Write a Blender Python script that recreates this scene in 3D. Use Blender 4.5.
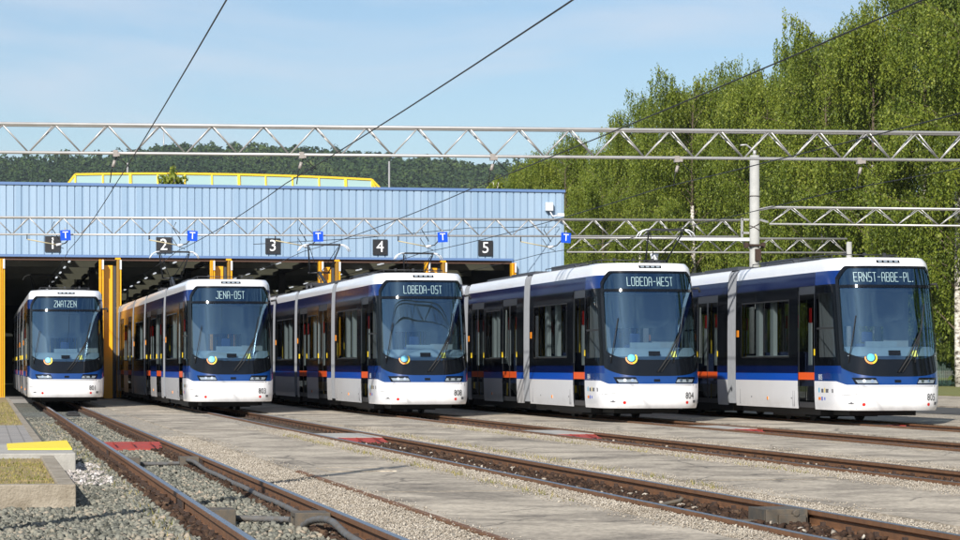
import bpy, math, random
import numpy as np
from mathutils import Vector, Matrix
R = math.radians
random.seed(7); rng = np.random.default_rng(7)
for o in list(bpy.data.objects): bpy.data.objects.remove(o)
scn = bpy.context.scene
col = scn.collection

# ------------------------------------------------------------------ camera, light, sky
# World axes: +Y runs along the tracks towards the depot, X across them, rail tops at z = 0.
YAW = 11.376
cam_d = bpy.data.cameras.new('camera'); cam = bpy.data.objects.new('camera', cam_d); col.objects.link(cam)
cam.location = (0, 0, 1.22); cam.rotation_euler = (R(90), 0, R(-YAW))
cam_d.sensor_width = 36; cam_d.lens = 92.25; cam_d.shift_y = 0.1005
cam_d.clip_start = 0.1; cam_d.clip_end = 9000
scn.camera = cam
SUN_EL = 31; SUN_V = Vector((.475, .88, -math.tan(R(SUN_EL)))).normalized()
world = bpy.data.worlds.new('World'); scn.world = world; world.use_nodes = True
nt = world.node_tree; nt.nodes.clear()
wo = nt.nodes.new('ShaderNodeOutputWorld'); bg = nt.nodes.new('ShaderNodeBackground')
sky = nt.nodes.new('ShaderNodeTexSky'); sky.sky_type = 'NISHITA'; sky.sun_disc = False
sky.sun_elevation = R(SUN_EL); sky.sun_rotation = R(208.4); sky.altitude = 150
sky.air_density = 1.0; sky.dust_density = 0.6; sky.ozone_density = 3.0
# thin high cloud veil
tc = nt.nodes.new('ShaderNodeTexCoord'); mp = nt.nodes.new('ShaderNodeMapping')
mp.inputs['Scale'].default_value = (1.0, 1.0, 3.6)
nz = nt.nodes.new('ShaderNodeTexNoise'); nz.inputs['Scale'].default_value = 6.0; nz.inputs['Detail'].default_value = 5
nz.inputs['Roughness'].default_value = .55; nz.inputs['Distortion'].default_value = .6
rp = nt.nodes.new('ShaderNodeMapRange'); rp.inputs[1].default_value = .40; rp.inputs[2].default_value = .72
rp.inputs[3].default_value = 0.0; rp.inputs[4].default_value = .75
mx = nt.nodes.new('ShaderNodeMixRGB'); mx.inputs[2].default_value = (6.2, 6.9, 7.9, 1)
nt.links.new(tc.outputs['Generated'], mp.inputs[0]); nt.links.new(mp.outputs[0], nz.inputs['Vector'])
nt.links.new(nz.outputs['Fac'], rp.inputs[0]); nt.links.new(rp.outputs[0], mx.inputs[0])
nt.links.new(sky.outputs[0], mx.inputs[1]); nt.links.new(mx.outputs[0], bg.inputs[0])
bg.inputs[1].default_value = 0.09
nt.links.new(bg.outputs[0], wo.inputs[0])
sl = bpy.data.lights.new('sun', 'SUN'); sl.energy = 5.0; sl.angle = R(.53); sl.color = (1, .955, .88)
so = bpy.data.objects.new('sun', sl); col.objects.link(so); so.location = (-20, -40, 40)
so.rotation_euler = SUN_V.to_track_quat('-Z', 'Y').to_euler()
scn.view_settings.view_transform = 'Standard'; scn.view_settings.look = 'None'
scn.view_settings.gamma = 1; scn.view_settings.use_curve_mapping = False; scn.view_settings.exposure = 0.36
scn.render.engine = 'CYCLES'
scn.cycles.max_bounces = 8; scn.cycles.transparent_max_bounces = 16

# ------------------------------------------------------------------ helpers
def tag(o, label=None, cat=None, group=None, kind=None):
    if label: o['label'] = label
    if cat: o['category'] = cat
    if group: o['group'] = group
    if kind: o['kind'] = kind
    return o
def empty(name, loc=(0, 0, 0), rz=0):
    o = bpy.data.objects.new(name, None); col.objects.link(o); o.location = loc; o.rotation_euler = (0, 0, rz)
    o.empty_display_size = .3
    return o
def children(o): return [c for c in bpy.data.objects if c.parent == o]
def copy_tree(o, parent=None):
    c = o.copy(); col.objects.link(c); c.parent = parent
    for ch in children(o): copy_tree(ch, c)
    return c

class MB:
    def __init__(s): s.v = []; s.f = []; s.sm = []
    def add(s, vs, fs, smooth=False):
        n = len(s.v); s.v += [tuple(v) for v in vs]
        for f in fs: s.f.append(tuple(i + n for i in f)); s.sm.append(smooth)
        return s
    def box(s, x0, x1, y0, y1, z0, z1):
        return s.add([(x0,y0,z0),(x1,y0,z0),(x1,y1,z0),(x0,y1,z0),(x0,y0,z1),(x1,y0,z1),(x1,y1,z1),(x0,y1,z1)],
                     [(3,2,1,0),(4,5,6,7),(0,1,5,4),(1,2,6,5),(2,3,7,6),(3,0,4,7)])
    def bar(s, a, b, w, h=None):
        h = h or w; a = Vector(a); b = Vector(b); d = (b - a).normalized()
        up = Vector((0,0,1)) if abs(d.z) < .95 else Vector((1,0,0))
        x = d.cross(up).normalized() * (w/2); y = x.cross(d).normalized() * (h/2)
        vs = [a-x-y, a+x-y, a+x+y, a-x+y, b-x-y, b+x-y, b+x+y, b-x+y]
        return s.add(vs, [(3,2,1,0),(4,5,6,7),(0,1,5,4),(1,2,6,5),(2,3,7,6),(3,0,4,7)])
    def tube(s, pts, r, n=8, r1=None, caps=True):
        pts = [Vector(p) for p in pts]; m = len(pts); vs = []; fs = []
        for i, p in enumerate(pts):
            d = (pts[min(i+1, m-1)] - pts[max(i-1, 0)]).normalized()
            up = Vector((0,0,1)) if abs(d.z) < .9 else Vector((1,0,0))
            x = d.cross(up).normalized(); y = x.cross(d)
            rr = r if r1 is None else r + (r1 - r) * i / (m - 1)
            if isinstance(r, (list, tuple)): rr = r[i]
            for k in range(n):
                a = 2*math.pi*k/n; vs.append(p + x*math.cos(a)*rr + y*math.sin(a)*rr)
        for i in range(m-1):
            for k in range(n):
                fs.append((i*n+k, i*n+(k+1) % n, (i+1)*n+(k+1) % n, (i+1)*n+k))
        s.add(vs, fs, True)
        if caps:
            b = len(s.v) - m*n
            s.f.append(tuple(b + k for k in range(n))[::-1]); s.sm.append(False)
            s.f.append(tuple(b + (m-1)*n + k for k in range(n))); s.sm.append(False)
        return s
    def extrude_y(s, prof, y0, y1):
        n = len(prof); vs = [(x, y0, z) for x, z in prof] + [(x, y1, z) for x, z in prof]
        fs = [(k, (k+1) % n, n + (k+1) % n, n + k) for k in range(n)] + [tuple(range(n))[::-1], tuple(range(n, 2*n))]
        return s.add(vs, fs)
    def grid(s, rows, smooth=True, flip=False):
        nr = len(rows); nc = len(rows[0]); vs = [p for r in rows for p in r]; fs = []
        for i in range(nr-1):
            for j in range(nc-1):
                f = (i*nc+j, i*nc+j+1, (i+1)*nc+j+1, (i+1)*nc+j)
                fs.append(f[::-1] if flip else f)
        return s.add(vs, fs, smooth)
    def build(s, name, m, parent=None, origin=(0,0,0), bevel=0):
        me = bpy.data.meshes.new(name)
        o0 = Vector(origin)
        me.from_pydata([tuple(Vector(v) - o0) for v in s.v], [], s.f); me.update()
        me.polygons.foreach_set('use_smooth', s.sm)
        if isinstance(m, (list, tuple)):
            for k in m: me.materials.append(k)
        elif m: me.materials.append(m)
        o = bpy.data.objects.new(name, me); col.objects.link(o); o.location = origin
        if parent: o.parent = parent
        if bevel:
            b = o.modifiers.new('bevel', 'BEVEL'); b.width = bevel; b.segments = 2; b.limit_method = 'ANGLE'
        return o
def build_split(b, name, m, parent=None, merge=1e-3):
    """one object per connected piece (welds touching panels first)"""
    key = {}; idx = []; vs = []
    for v in b.v:
        k = tuple(round(c/merge) for c in v)
        if k not in key: key[k] = len(vs); vs.append(tuple(v))
        idx.append(key[k])
    par = list(range(len(vs)))
    def find(i):
        while par[i] != i: par[i] = par[par[i]]; i = par[i]
        return i
    fs = []
    for f, sm in zip(b.f, b.sm):
        g = []
        for i in f:
            if idx[i] not in g: g.append(idx[i])
        if len(g) > 2:
            fs.append((g, sm))
            for i in g[1:]: par[find(i)] = find(g[0])
    groups = {}
    for g, sm in fs: groups.setdefault(find(g[0]), []).append((g, sm))
    out = []
    for gr in groups.values():
        mp = {}; nb = MB()
        for g, sm in gr:
            for i in g:
                if i not in mp: mp[i] = len(nb.v); nb.v.append(vs[i])
            nb.f.append(tuple(mp[i] for i in g)); nb.sm.append(sm)
        out.append(nb.build(name, m, parent))
    return out
def mesh_np(name, verts, faces, m, parent=None):
    """verts (N,3), faces (M,k) arrays"""
    me = bpy.data.meshes.new(name); N = len(verts); M, k = faces.shape
    me.vertices.add(N); me.vertices.foreach_set('co', verts.astype(np.float32).ravel())
    me.loops.add(M*k); me.loops.foreach_set('vertex_index', faces.astype(np.int32).ravel())
    me.polygons.add(M); me.polygons.foreach_set('loop_start', np.arange(0, M*k, k, dtype=np.int32))
    me.polygons.foreach_set('loop_total', np.full(M, k, dtype=np.int32))
    me.update(calc_edges=True); me.validate()
    if m: me.materials.append(m)
    o = bpy.data.objects.new(name, me); col.objects.link(o)
    if parent: o.parent = parent
    return o

# ------------------------------------------------------------------ materials
def mat(name, c, rough=.5, metal=0, coat=0, spec=.5, var=0, vscale=5, bump=0, bscale=40, c2=None, emit=0, trans=0):
    m = bpy.data.materials.new(name); m.use_nodes = True; t = m.node_tree
    b = t.nodes['Principled BSDF']
    b.inputs['Base Color'].default_value = (*c, 1); b.inputs['Roughness'].default_value = rough
    b.inputs['Metallic'].default_value = metal; b.inputs['Coat Weight'].default_value = coat
    b.inputs['Coat Roughness'].default_value = .04
    b.inputs['Specular IOR Level'].default_value = spec
    if emit: b.inputs['Emission Color'].default_value = (*c, 1); b.inputs['Emission Strength'].default_value = emit
    if var or bump:
        g = t.nodes.new('ShaderNodeNewGeometry')
    if var:
        n = t.nodes.new('ShaderNodeTexNoise'); n.inputs['Scale'].default_value = vscale; n.inputs['Detail'].default_value = 6
        n.inputs['Roughness'].default_value = .65
        t.links.new(g.outputs['Position'], n.inputs['Vector'])
        r = t.nodes.new('ShaderNodeMapRange'); r.inputs[1].default_value = .3; r.inputs[2].default_value = .7
        x = t.nodes.new('ShaderNodeMixRGB')
        cc = c2 or tuple(k*(1-var) for k in c)
        x.inputs[1].default_value = (*c, 1); x.inputs[2].default_value = (*cc, 1)
        t.links.new(n.outputs['Fac'], r.inputs[0]); t.links.new(r.outputs[0], x.inputs[0]); t.links.new(x.outputs[0], b.inputs['Base Color'])
    if bump:
        n2 = t.nodes.new('ShaderNodeTexNoise'); n2.inputs['Scale'].default_value = bscale; n2.inputs['Detail'].default_value = 4
        t.links.new(g.outputs['Position'], n2.inputs['Vector'])
        bp = t.nodes.new('ShaderNodeBump'); bp.inputs['Strength'].default_value = bump; bp.inputs['Distance'].default_value = .02
        t.links.new(n2.outputs['Fac'], bp.inputs['Height']); t.links.new(bp.outputs[0], b.inputs['Normal'])
    return m
def ramp(t, stops):
    r = t.nodes.new('ShaderNodeValToRGB'); e = r.color_ramp.elements
    while len(e) > 1: e.remove(e[-1])
    e[0].position = stops[0][0]; e[0].color = (*stops[0][1], 1)
    for p, c in stops[1:]:
        k = e.new(p); k.color = (*c, 1)
    return r
def gravel_mat(name, stops, scale, bump=.9, dirt=None, dirt_scale=.6, dist=.02, warp=.25):
    m = bpy.data.materials.new(name); m.use_nodes = True; t = m.node_tree; b = t.nodes['Principled BSDF']
    g = t.nodes.new('ShaderNodeNewGeometry')
    v = t.nodes.new('ShaderNodeTexVoronoi'); v.inputs['Scale'].default_value = scale
    v.inputs['Randomness'].default_value = 1
    t.links.new(g.outputs['Position'], v.inputs['Vector'])
    r = ramp(t, stops)
    s = t.nodes.new('ShaderNodeSeparateColor'); t.links.new(v.outputs['Color'], s.inputs[0]); t.links.new(s.outputs[0], r.inputs[0])
    # darker gaps between stones
    out = r.outputs[0]
    d = t.nodes.new('ShaderNodeMapRange'); d.inputs[1].default_value = .35; d.inputs[2].default_value = .75
    d.inputs[3].default_value = 0; d.inputs[4].default_value = .7
    t.links.new(v.outputs['Distance'], d.inputs[0])
    x = t.nodes.new('ShaderNodeMixRGB'); x.inputs[2].default_value = (*[k*.35 for k in stops[0][1]], 1)
    t.links.new(d.outputs[0], x.inputs[0]); t.links.new(out, x.inputs[1]); out = x.outputs[0]
    if dirt:
        n = t.nodes.new('ShaderNodeTexNoise'); n.inputs['Scale'].default_value = dirt_scale; n.inputs['Detail'].default_value = 8
        n.inputs['Roughness'].default_value = .7
        t.links.new(g.outputs['Position'], n.inputs['Vector'])
        q = t.nodes.new('ShaderNodeMapRange'); q.inputs[1].default_value = .5; q.inputs[2].default_value = .68; q.inputs[4].default_value = .75
        y = t.nodes.new('ShaderNodeMixRGB'); y.inputs[2].default_value = (*dirt, 1)
        t.links.new(n.outputs['Fac'], q.inputs[0]); t.links.new(q.outputs[0], y.inputs[0]); t.links.new(out, y.inputs[1]); out = y.outputs[0]
    t.links.new(out, b.inputs['Base Color']); b.inputs['Roughness'].default_value = .95; b.inputs['Specular IOR Level'].default_value = .2
    bp = t.nodes.new('ShaderNodeBump'); bp.inputs['Strength'].default_value = bump; bp.inputs['Distance'].default_value = dist; bp.invert = True
    t.links.new(v.outputs['Distance'], bp.inputs['Height']); t.links.new(bp.outputs[0], b.inputs['Normal'])
    return m
def rand_mat(name, stops, rough=.9, noise_scale=.4, amount=.5, transl=0, spec=.2):
    """colour differs for each stone / leaf (Random Per Island) and drifts over the surface"""
    m = bpy.data.materials.new(name); m.use_nodes = True; t = m.node_tree; b = t.nodes['Principled BSDF']
    g = t.nodes.new('ShaderNodeNewGeometry'); n = t.nodes.new('ShaderNodeTexNoise'); n.inputs['Scale'].default_value = noise_scale
    n.inputs['Detail'].default_value = 3
    t.links.new(g.outputs['Position'], n.inputs['Vector'])
    mr = t.nodes.new('ShaderNodeMapRange'); mr.inputs[1].default_value = .3; mr.inputs[2].default_value = .7
    t.links.new(n.outputs['Fac'], mr.inputs[0])
    a = t.nodes.new('ShaderNodeMix'); a.inputs[0].default_value = amount
    t.links.new(g.outputs['Random Per Island'], a.inputs[2]); t.links.new(mr.outputs[0], a.inputs[3])
    r = ramp(t, stops); t.links.new(a.outputs[0], r.inputs[0]); t.links.new(r.outputs[0], b.inputs['Base Color'])
    b.inputs['Roughness'].default_value = rough; b.inputs['Specular IOR Level'].default_value = spec
    if transl:
        tr = t.nodes.new('ShaderNodeBsdfTranslucent'); sh = t.nodes.new('ShaderNodeMixShader'); sh.inputs[0].default_value = transl
        hv = t.nodes.new('ShaderNodeHueSaturation'); hv.inputs['Value'].default_value = 1.5; hv.inputs['Hue'].default_value = .49
        t.links.new(r.outputs[0], hv.inputs['Color']); t.links.new(hv.outputs[0], tr.inputs[0])
        t.links.new(b.outputs[0], sh.inputs[1]); t.links.new(tr.outputs[0], sh.inputs[2])
        t.links.new(sh.outputs[0], t.nodes['Material Output'].inputs[0])
    return m
def glass_mat(name, tint, refl, rough=.0, absorb=(0, 0, 0), dens=0, glosscol=(1,1,1), wav=0):
    """see-through pane: tinted transparency plus fresnel-driven reflection"""
    m = bpy.data.materials.new(name); m.use_nodes = True; t = m.node_tree; t.nodes.remove(t.nodes['Principled BSDF'])
    tr = t.nodes.new('ShaderNodeBsdfTransparent'); tr.inputs[0].default_value = (*tint, 1)
    gl = t.nodes.new('ShaderNodeBsdfGlossy'); gl.inputs['Roughness'].default_value = rough; gl.inputs[0].default_value = (*glosscol, 1)
    lw = t.nodes.new('ShaderNodeLayerWeight'); lw.inputs[0].default_value = .35
    mr = t.nodes.new('ShaderNodeMapRange'); mr.inputs[3].default_value = refl; mr.inputs[4].default_value = min(1, refl*2.6)
    t.links.new(lw.outputs['Facing'], mr.inputs[0])
    sh = t.nodes.new('ShaderNodeMixShader'); t.links.new(mr.outputs[0], sh.inputs[0])
    t.links.new(tr.outputs[0], sh.inputs[1]); t.links.new(gl.outputs[0], sh.inputs[2])
    t.links.new(sh.outputs[0], t.nodes['Material Output'].inputs[0])
    if wav:
        g = t.nodes.new('ShaderNodeNewGeometry')
        n = t.nodes.new('ShaderNodeTexNoise'); n.inputs['Scale'].default_value = 1.6; n.inputs['Detail'].default_value = 1
        t.links.new(g.outputs['Position'], n.inputs['Vector'])
        bp = t.nodes.new('ShaderNodeBump'); bp.inputs['Strength'].default_value = wav; bp.inputs['Distance'].default_value = .01
        t.links.new(n.outputs['Fac'], bp.inputs['Height']); t.links.new(bp.outputs[0], gl.inputs['Normal'])
    return m

M = {}
M['white'] = mat('white_paint', (.84,.84,.86), .28, coat=.6, var=.05, vscale=2.2)
def grimy(m):
    t = m.node_tree; b = t.nodes['Principled BSDF']; src = b.inputs['Base Color'].links[0].from_socket
    g = t.nodes.new('ShaderNodeNewGeometry'); sp = t.nodes.new('ShaderNodeSeparateXYZ'); t.links.new(g.outputs['Position'], sp.inputs[0])
    mr = t.nodes.new('ShaderNodeMapRange'); mr.inputs[1].default_value = .60; mr.inputs[2].default_value = .28; mr.inputs[4].default_value = .26; t.links.new(sp.outputs[2], mr.inputs[0])
    mp = t.nodes.new('ShaderNodeMapping'); mp.inputs['Scale'].default_value = (3, 1.2, 2); t.links.new(g.outputs['Position'], mp.inputs[0])
    n = t.nodes.new('ShaderNodeTexNoise'); n.inputs['Scale'].default_value = 1.5; n.inputs['Detail'].default_value = 7; n.inputs['Roughness'].default_value = .7; t.links.new(mp.outputs[0], n.inputs['Vector'])
    q = t.nodes.new('ShaderNodeMapRange'); q.inputs[1].default_value = .38; q.inputs[2].default_value = .70; t.links.new(n.outputs['Fac'], q.inputs[0])
    mu = t.nodes.new('ShaderNodeMath'); mu.operation = 'MULTIPLY'; t.links.new(mr.outputs[0], mu.inputs[0]); t.links.new(q.outputs[0], mu.inputs[1])
    x = t.nodes.new('ShaderNodeMixRGB'); x.inputs[2].default_value = (.30,.26,.21,1); t.links.new(mu.outputs[0], x.inputs[0]); t.links.new(src, x.inputs[1]); t.links.new(x.outputs[0], b.inputs['Base Color'])
grimy(M['white'])
M['blue'] = mat('blue_paint', (.004,.085,.50), .3, coat=.4)
M['frontblue'] = mat('front_blue_paint', (.004,.040,.18), .2, coat=.6)
M['royal'] = mat('royal_paint', (.004,.028,.16), .12, coat=0, spec=.2)
M['navy'] = mat('navy_paint', (.003,.009,.055), .10, coat=0, spec=.10)
M['black'] = mat('black_paint', (.004,.005,.007), .08, coat=0, spec=.08)
M['doorframe'] = mat('door_frame', (.035,.037,.042), .35)
M['frit'] = mat('black_glass_border', (.004,.005,.007), .08, coat=.1, spec=.35)
M['rubber'] = mat('rubber', (.015,.015,.016), .7)
M['bellows'] = mat('bellows_fabric', (.22,.23,.25), .7, var=.15, vscale=8)
M['orange'] = mat('orange_band', (.75,.10,.015), .4)
M['amber'] = mat('amber_lens', (.85,.28,.02), .25, coat=.5)
M['red'] = mat('red_lens', (.6,.015,.012), .25, coat=.5)
M['lamp'] = mat('lamp_glass', (.22,.26,.30), .08, coat=1)
M['chrome'] = mat('chrome', (.75,.77,.8), .12, metal=1)
M['darkmetal'] = mat('dark_metal', (.035,.036,.04), .5, metal=.3)
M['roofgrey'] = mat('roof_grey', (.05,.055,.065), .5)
M['inside'] = mat('interior_panel', (.30,.31,.32), .5)
M['pale'] = mat('pale_panel', (.72,.78,.77), .5)
M['seat'] = mat('seat_fabric', (.03,.05,.13), .8)
M['dash'] = mat('dashboard', (.30,.34,.38), .55)
M['dark'] = mat('interior_dark', (.02,.022,.025), .8)
M['windshield'] = glass_mat('windshield_glass', (.56,.68,.72), .20, .0, glosscol=(.42,.70,.95), wav=.10)
M['sideglass'] = glass_mat('side_glass', (.36,.39,.40), .045, .0, wav=.08)
M['display'] = glass_mat('display_glass', (.05,.07,.09), .18, .0, glosscol=(.42,.70,.95))
M['led'] = mat('led_letters', (.34,.48,.50), .5, emit=.22)
M['cyan'] = mat('cyan_sticker', (.08,.42,.62), .4)
M['yellowst'] = mat('yellow_sticker', (.82,.58,.02), .4)
M['orangest'] = mat('orange_sticker', (.85,.25,.03), .4)
M['inkblack'] = mat('black_ink', (.012,.012,.012), .5)
M['inkwhite'] = mat('white_ink', (.8,.8,.8), .5)
M['groove'] = mat('panel_groove', (.10,.10,.11), .7)
M['steelgalv'] = mat('galvanised_steel', (.50,.49,.48), .42, metal=.45, var=.2, vscale=3)
M['concpole'] = mat('concrete_pole', (.40,.40,.38), .85, var=.2, vscale=4, bump=.2)
M['wire'] = mat('wire', (.015,.016,.018), .5, metal=.3)
M['insul'] = mat('insulator', (.30,.27,.25), .4)
M['arm'] = mat('glassfibre_arm', (.42,.36,.22), .5)
M['signblue'] = mat('sign_blue', (.004,.07,.55), .4)
M['signblack'] = mat('sign_black', (.012,.013,.016), .5)
M['yellow'] = mat('yellow_door', (.84,.40,.010), .35, coat=.3, var=.08, vscale=2)
M['yellowdk'] = mat('ochre_door', (.36,.19,.02), .5)
M['skyglass'] = mat('skylight_glass', (.30,.43,.42), .15, coat=.6)
M['yellowframe'] = mat('yellow_frame', (.74,.48,.02), .5)
M['ceil'] = mat('hall_ceiling', (.62,.62,.55), .8, var=.2, vscale=.5)
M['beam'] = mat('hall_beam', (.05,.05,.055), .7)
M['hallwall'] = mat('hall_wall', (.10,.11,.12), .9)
M['hallfloor'] = mat('hall_floor', (.20,.19,.18), .7)
M['trim'] = mat('facade_trim', (.10,.18,.36), .5)
M['rail'] = mat('rusty_rail', (.21,.098,.042), .7, var=.45, vscale=7, bump=.15, c2=(.12,.058,.028))
M['railtop'] = mat('worn_rail_top', (.26,.28,.32), .34, metal=.8, var=.15, vscale=6)
M['railtopdull'] = mat('dull_rail_top', (.20,.15,.12), .38, metal=.7, var=.3, vscale=6)
M['fast'] = mat('rusty_fastener', (.06,.035,.025), .9, var=.4, vscale=30, bump=.5)
M['boxgrey'] = mat('junction_box_paint', (.055,.055,.05), .7, var=.3, vscale=12, c2=(.12,.09,.06))
M['conduit'] = mat('grey_conduit', (.115,.125,.135), .8, var=.4, vscale=9, c2=(.10,.08,.06))
M['redpaint'] = mat('worn_red_paint', (.40,.040,.026), .7, var=.6, vscale=7, c2=(.24,.05,.035), bump=.2)
M['kerb'] = mat('kerb_concrete', (.38,.33,.26), .9, var=.35, vscale=3.5, bump=.7, c2=(.19,.155,.11))
M['whiteconc'] = mat('pale_concrete', (.42,.40,.36), .85, var=.3, vscale=5, bump=.3)
M['yellowpaint'] = mat('yellow_edge_paint', (.86,.66,.03), .6, var=.1, vscale=12)
M['asphalt'] = mat('asphalt', (.07,.068,.066), .9, var=.25, vscale=2, bump=.3, bscale=80)
M['fence'] = mat('green_fence', (.01,.07,.045), .5)
M['camwhite'] = mat('white_housing', (.62,.63,.65), .4)

def concrete_slab():
    m = bpy.data.materials.new('stained_concrete'); m.use_nodes = True; t = m.node_tree; b = t.nodes['Principled BSDF']
    g = t.nodes.new('ShaderNodeNewGeometry')
    mp = t.nodes.new('ShaderNodeMapping'); mp.inputs['Scale'].default_value = (1, .8, 1); t.links.new(g.outputs['Position'], mp.inputs[0])
    n = t.nodes.new('ShaderNodeTexNoise'); n.inputs['Scale'].default_value = .75; n.inputs['Detail'].default_value = 10; n.inputs['Roughness'].default_value = .76
    n.inputs['Distortion'].default_value = .5
    t.links.new(mp.outputs[0], n.inputs['Vector'])
    r = ramp(t, [(.34, (.12,.10,.078)), (.43, (.26,.222,.174)), (.51, (.39,.335,.262)), (.62, (.53,.46,.36))])
    t.links.new(n.outputs['Fac'], r.inputs[0])
    n3 = t.nodes.new('ShaderNodeTexNoise'); n3.inputs['Scale'].default_value = 22; n3.inputs['Detail'].default_value = 5
    t.links.new(g.outputs['Position'], n3.inputs['Vector'])
    mr = t.nodes.new('ShaderNodeMapRange'); mr.inputs[1].default_value = .35; mr.inputs[2].default_value = .65; mr.inputs[3].default_value = .72; mr.inputs[4].default_value = 1.12
    t.links.new(n3.outputs['Fac'], mr.inputs[0])
    x = t.nodes.new('ShaderNodeMixRGB'); x.blend_type = 'MULTIPLY'; x.inputs[0].default_value = 1
    t.links.new(r.outputs[0], x.inputs[1]); t.links.new(mr.outputs[0], x.inputs[2])
    vc = t.nodes.new('ShaderNodeTexVoronoi'); vc.feature = 'DISTANCE_TO_EDGE'; vc.inputs['Scale'].default_value = .42
    wp = t.nodes.new('ShaderNodeMixRGB'); wp.blend_type = 'ADD'; wp.inputs[0].default_value = .35
    t.links.new(g.outputs['Position'], wp.inputs[1]); t.links.new(n.outputs['Color'], wp.inputs[2]); t.links.new(wp.outputs[0], vc.inputs['Vector'])
    cr = t.nodes.new('ShaderNodeMapRange'); cr.inputs[1].default_value = .002; cr.inputs[2].default_value = .010; cr.inputs[3].default_value = .62; cr.inputs[4].default_value = 0
    t.links.new(vc.outputs['Distance'], cr.inputs[0])
    cx = t.nodes.new('ShaderNodeMixRGB'); cx.inputs[2].default_value = (.05,.042,.034,1)
    t.links.new(cr.outputs[0], cx.inputs[0]); t.links.new(x.outputs[0], cx.inputs[1]); t.links.new(cx.outputs[0], b.inputs['Base Color'])
    b.inputs['Roughness'].default_value = .9
    bp = t.nodes.new('ShaderNodeBump'); bp.inputs['Strength'].default_value = .4; bp.inputs['Distance'].default_value = .01
    t.links.new(n3.outputs['Fac'], bp.inputs['Height']); t.links.new(bp.outputs[0], b.inputs['Normal'])
    return m
M['slab'] = concrete_slab()
M['gravel'] = gravel_mat('beige_gravel', [(0,(.20,.17,.135)),(.35,(.38,.335,.275)),(.7,(.49,.44,.365)),(1,(.62,.575,.50))], 34, .7, dirt=(.50,.40,.27), dirt_scale=.9, dist=.012)
M['ballast'] = gravel_mat('grey_ballast', [(0,(.07,.08,.075)),(.4,(.16,.18,.16)),(.75,(.27,.28,.24)),(1,(.42,.38,.32))], 19, .9, dirt=(.16,.12,.085), dirt_scale=.5, dist=.03)
M['trench'] = gravel_mat('brown_ballast', [(0,(.035,.025,.018)),(.5,(.10,.07,.045)),(.85,(.19,.15,.11)),(1,(.38,.34,.27))], 16, .9, dirt=(.05,.032,.02), dirt_scale=1.5, dist=.03)
M['stone'] = rand_mat('ballast_stone', [(0,(.06,.06,.05)),(.35,(.155,.155,.128)),(.65,(.225,.22,.18)),(.85,(.30,.26,.20)),(1,(.40,.31,.24))], .9, 1.2, .25)
M['stonepale'] = rand_mat('pale_stone', [(0,(.18,.15,.115)),(.35,(.33,.285,.23)),(.75,(.45,.40,.33)),(1,(.58,.53,.46))], .9, 1.2, .3)
M['stonewhite'] = rand_mat('white_stone', [(0,(.26,.23,.21)),(.5,(.46,.42,.39)),(1,(.66,.62,.60))], .9, 1.2, .2)
M['stonebrown'] = rand_mat('rusty_stone', [(0,(.022,.014,.010)),(.6,(.060,.034,.022)),(.9,(.11,.07,.045)),(1,(.20,.15,.10))], .95, 2, .3)
M['grass'] = rand_mat('grass_blades', [(0,(.09,.12,.02)),(.35,(.20,.20,.05)),(.6,(.34,.28,.11)),(1,(.46,.36,.19))], .8, 3, .65, transl=.25)
M['soil'] = mat('dry_turf', (.22,.20,.07), .95, var=.5, vscale=2.2, c2=(.36,.235,.12), bump=.8, bscale=60)
M['lawn'] = mat('lawn', (.12,.15,.035), .95, var=.4, vscale=1.2, c2=(.20,.18,.06), bump=.8, bscale=30)
M['landground'] = mat('dry_ground', (.17,.15,.11), .95, var=.3, vscale=.3, c2=(.10,.12,.05))
M['leaf'] = rand_mat('birch_leaves', [(0,(.040,.066,.008)),(.4,(.125,.172,.018)),(.75,(.230,.270,.034)),(1,(.36,.37,.07))], .55, .35, .45, transl=.35, spec=.35)
M['leaf2'] = rand_mat('dark_leaves', [(0,(.038,.064,.008)),(.5,(.095,.138,.018)),(1,(.19,.225,.035))], .6, .3, .5, transl=.3, spec=.3)
M['hillleaf'] = rand_mat('hill_foliage', [(0,(.014,.034,.010)),(.45,(.034,.064,.018)),(.8,(.070,.105,.026)),(1,(.13,.16,.045))], .8, .012, .6, transl=.1)
M['hillsoil'] = mat('hill_ground', (.03,.05,.015), .95)
def bark():
    m = bpy.data.materials.new('birch_bark'); m.use_nodes = True; t = m.node_tree; b = t.nodes['Principled BSDF']
    g = t.nodes.new('ShaderNodeTexCoord'); mp = t.nodes.new('ShaderNodeMapping'); mp.inputs['Scale'].default_value = (2, 2, 3.2)
    n = t.nodes.new('ShaderNodeTexNoise'); n.inputs['Scale'].default_value = 1.7; n.inputs['Detail'].default_value = 8; n.inputs['Roughness'].default_value = .7
    t.links.new(g.outputs['Object'], mp.inputs[0]); t.links.new(mp.outputs[0], n.inputs['Vector'])
    r = ramp(t, [(.40, (.055,.048,.04)), (.47, (.30,.27,.23)), (.53, (.56,.53,.48)), (.7, (.70,.67,.62))])
    t.links.new(n.outputs['Fac'], r.inputs[0]); t.links.new(r.outputs[0], b.inputs['Base Color']); b.inputs['Roughness'].default_value = .8
    return m
M['bark'] = bark()
M['twig'] = mat('dark_twig', (.10,.075,.05), .9)
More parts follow.
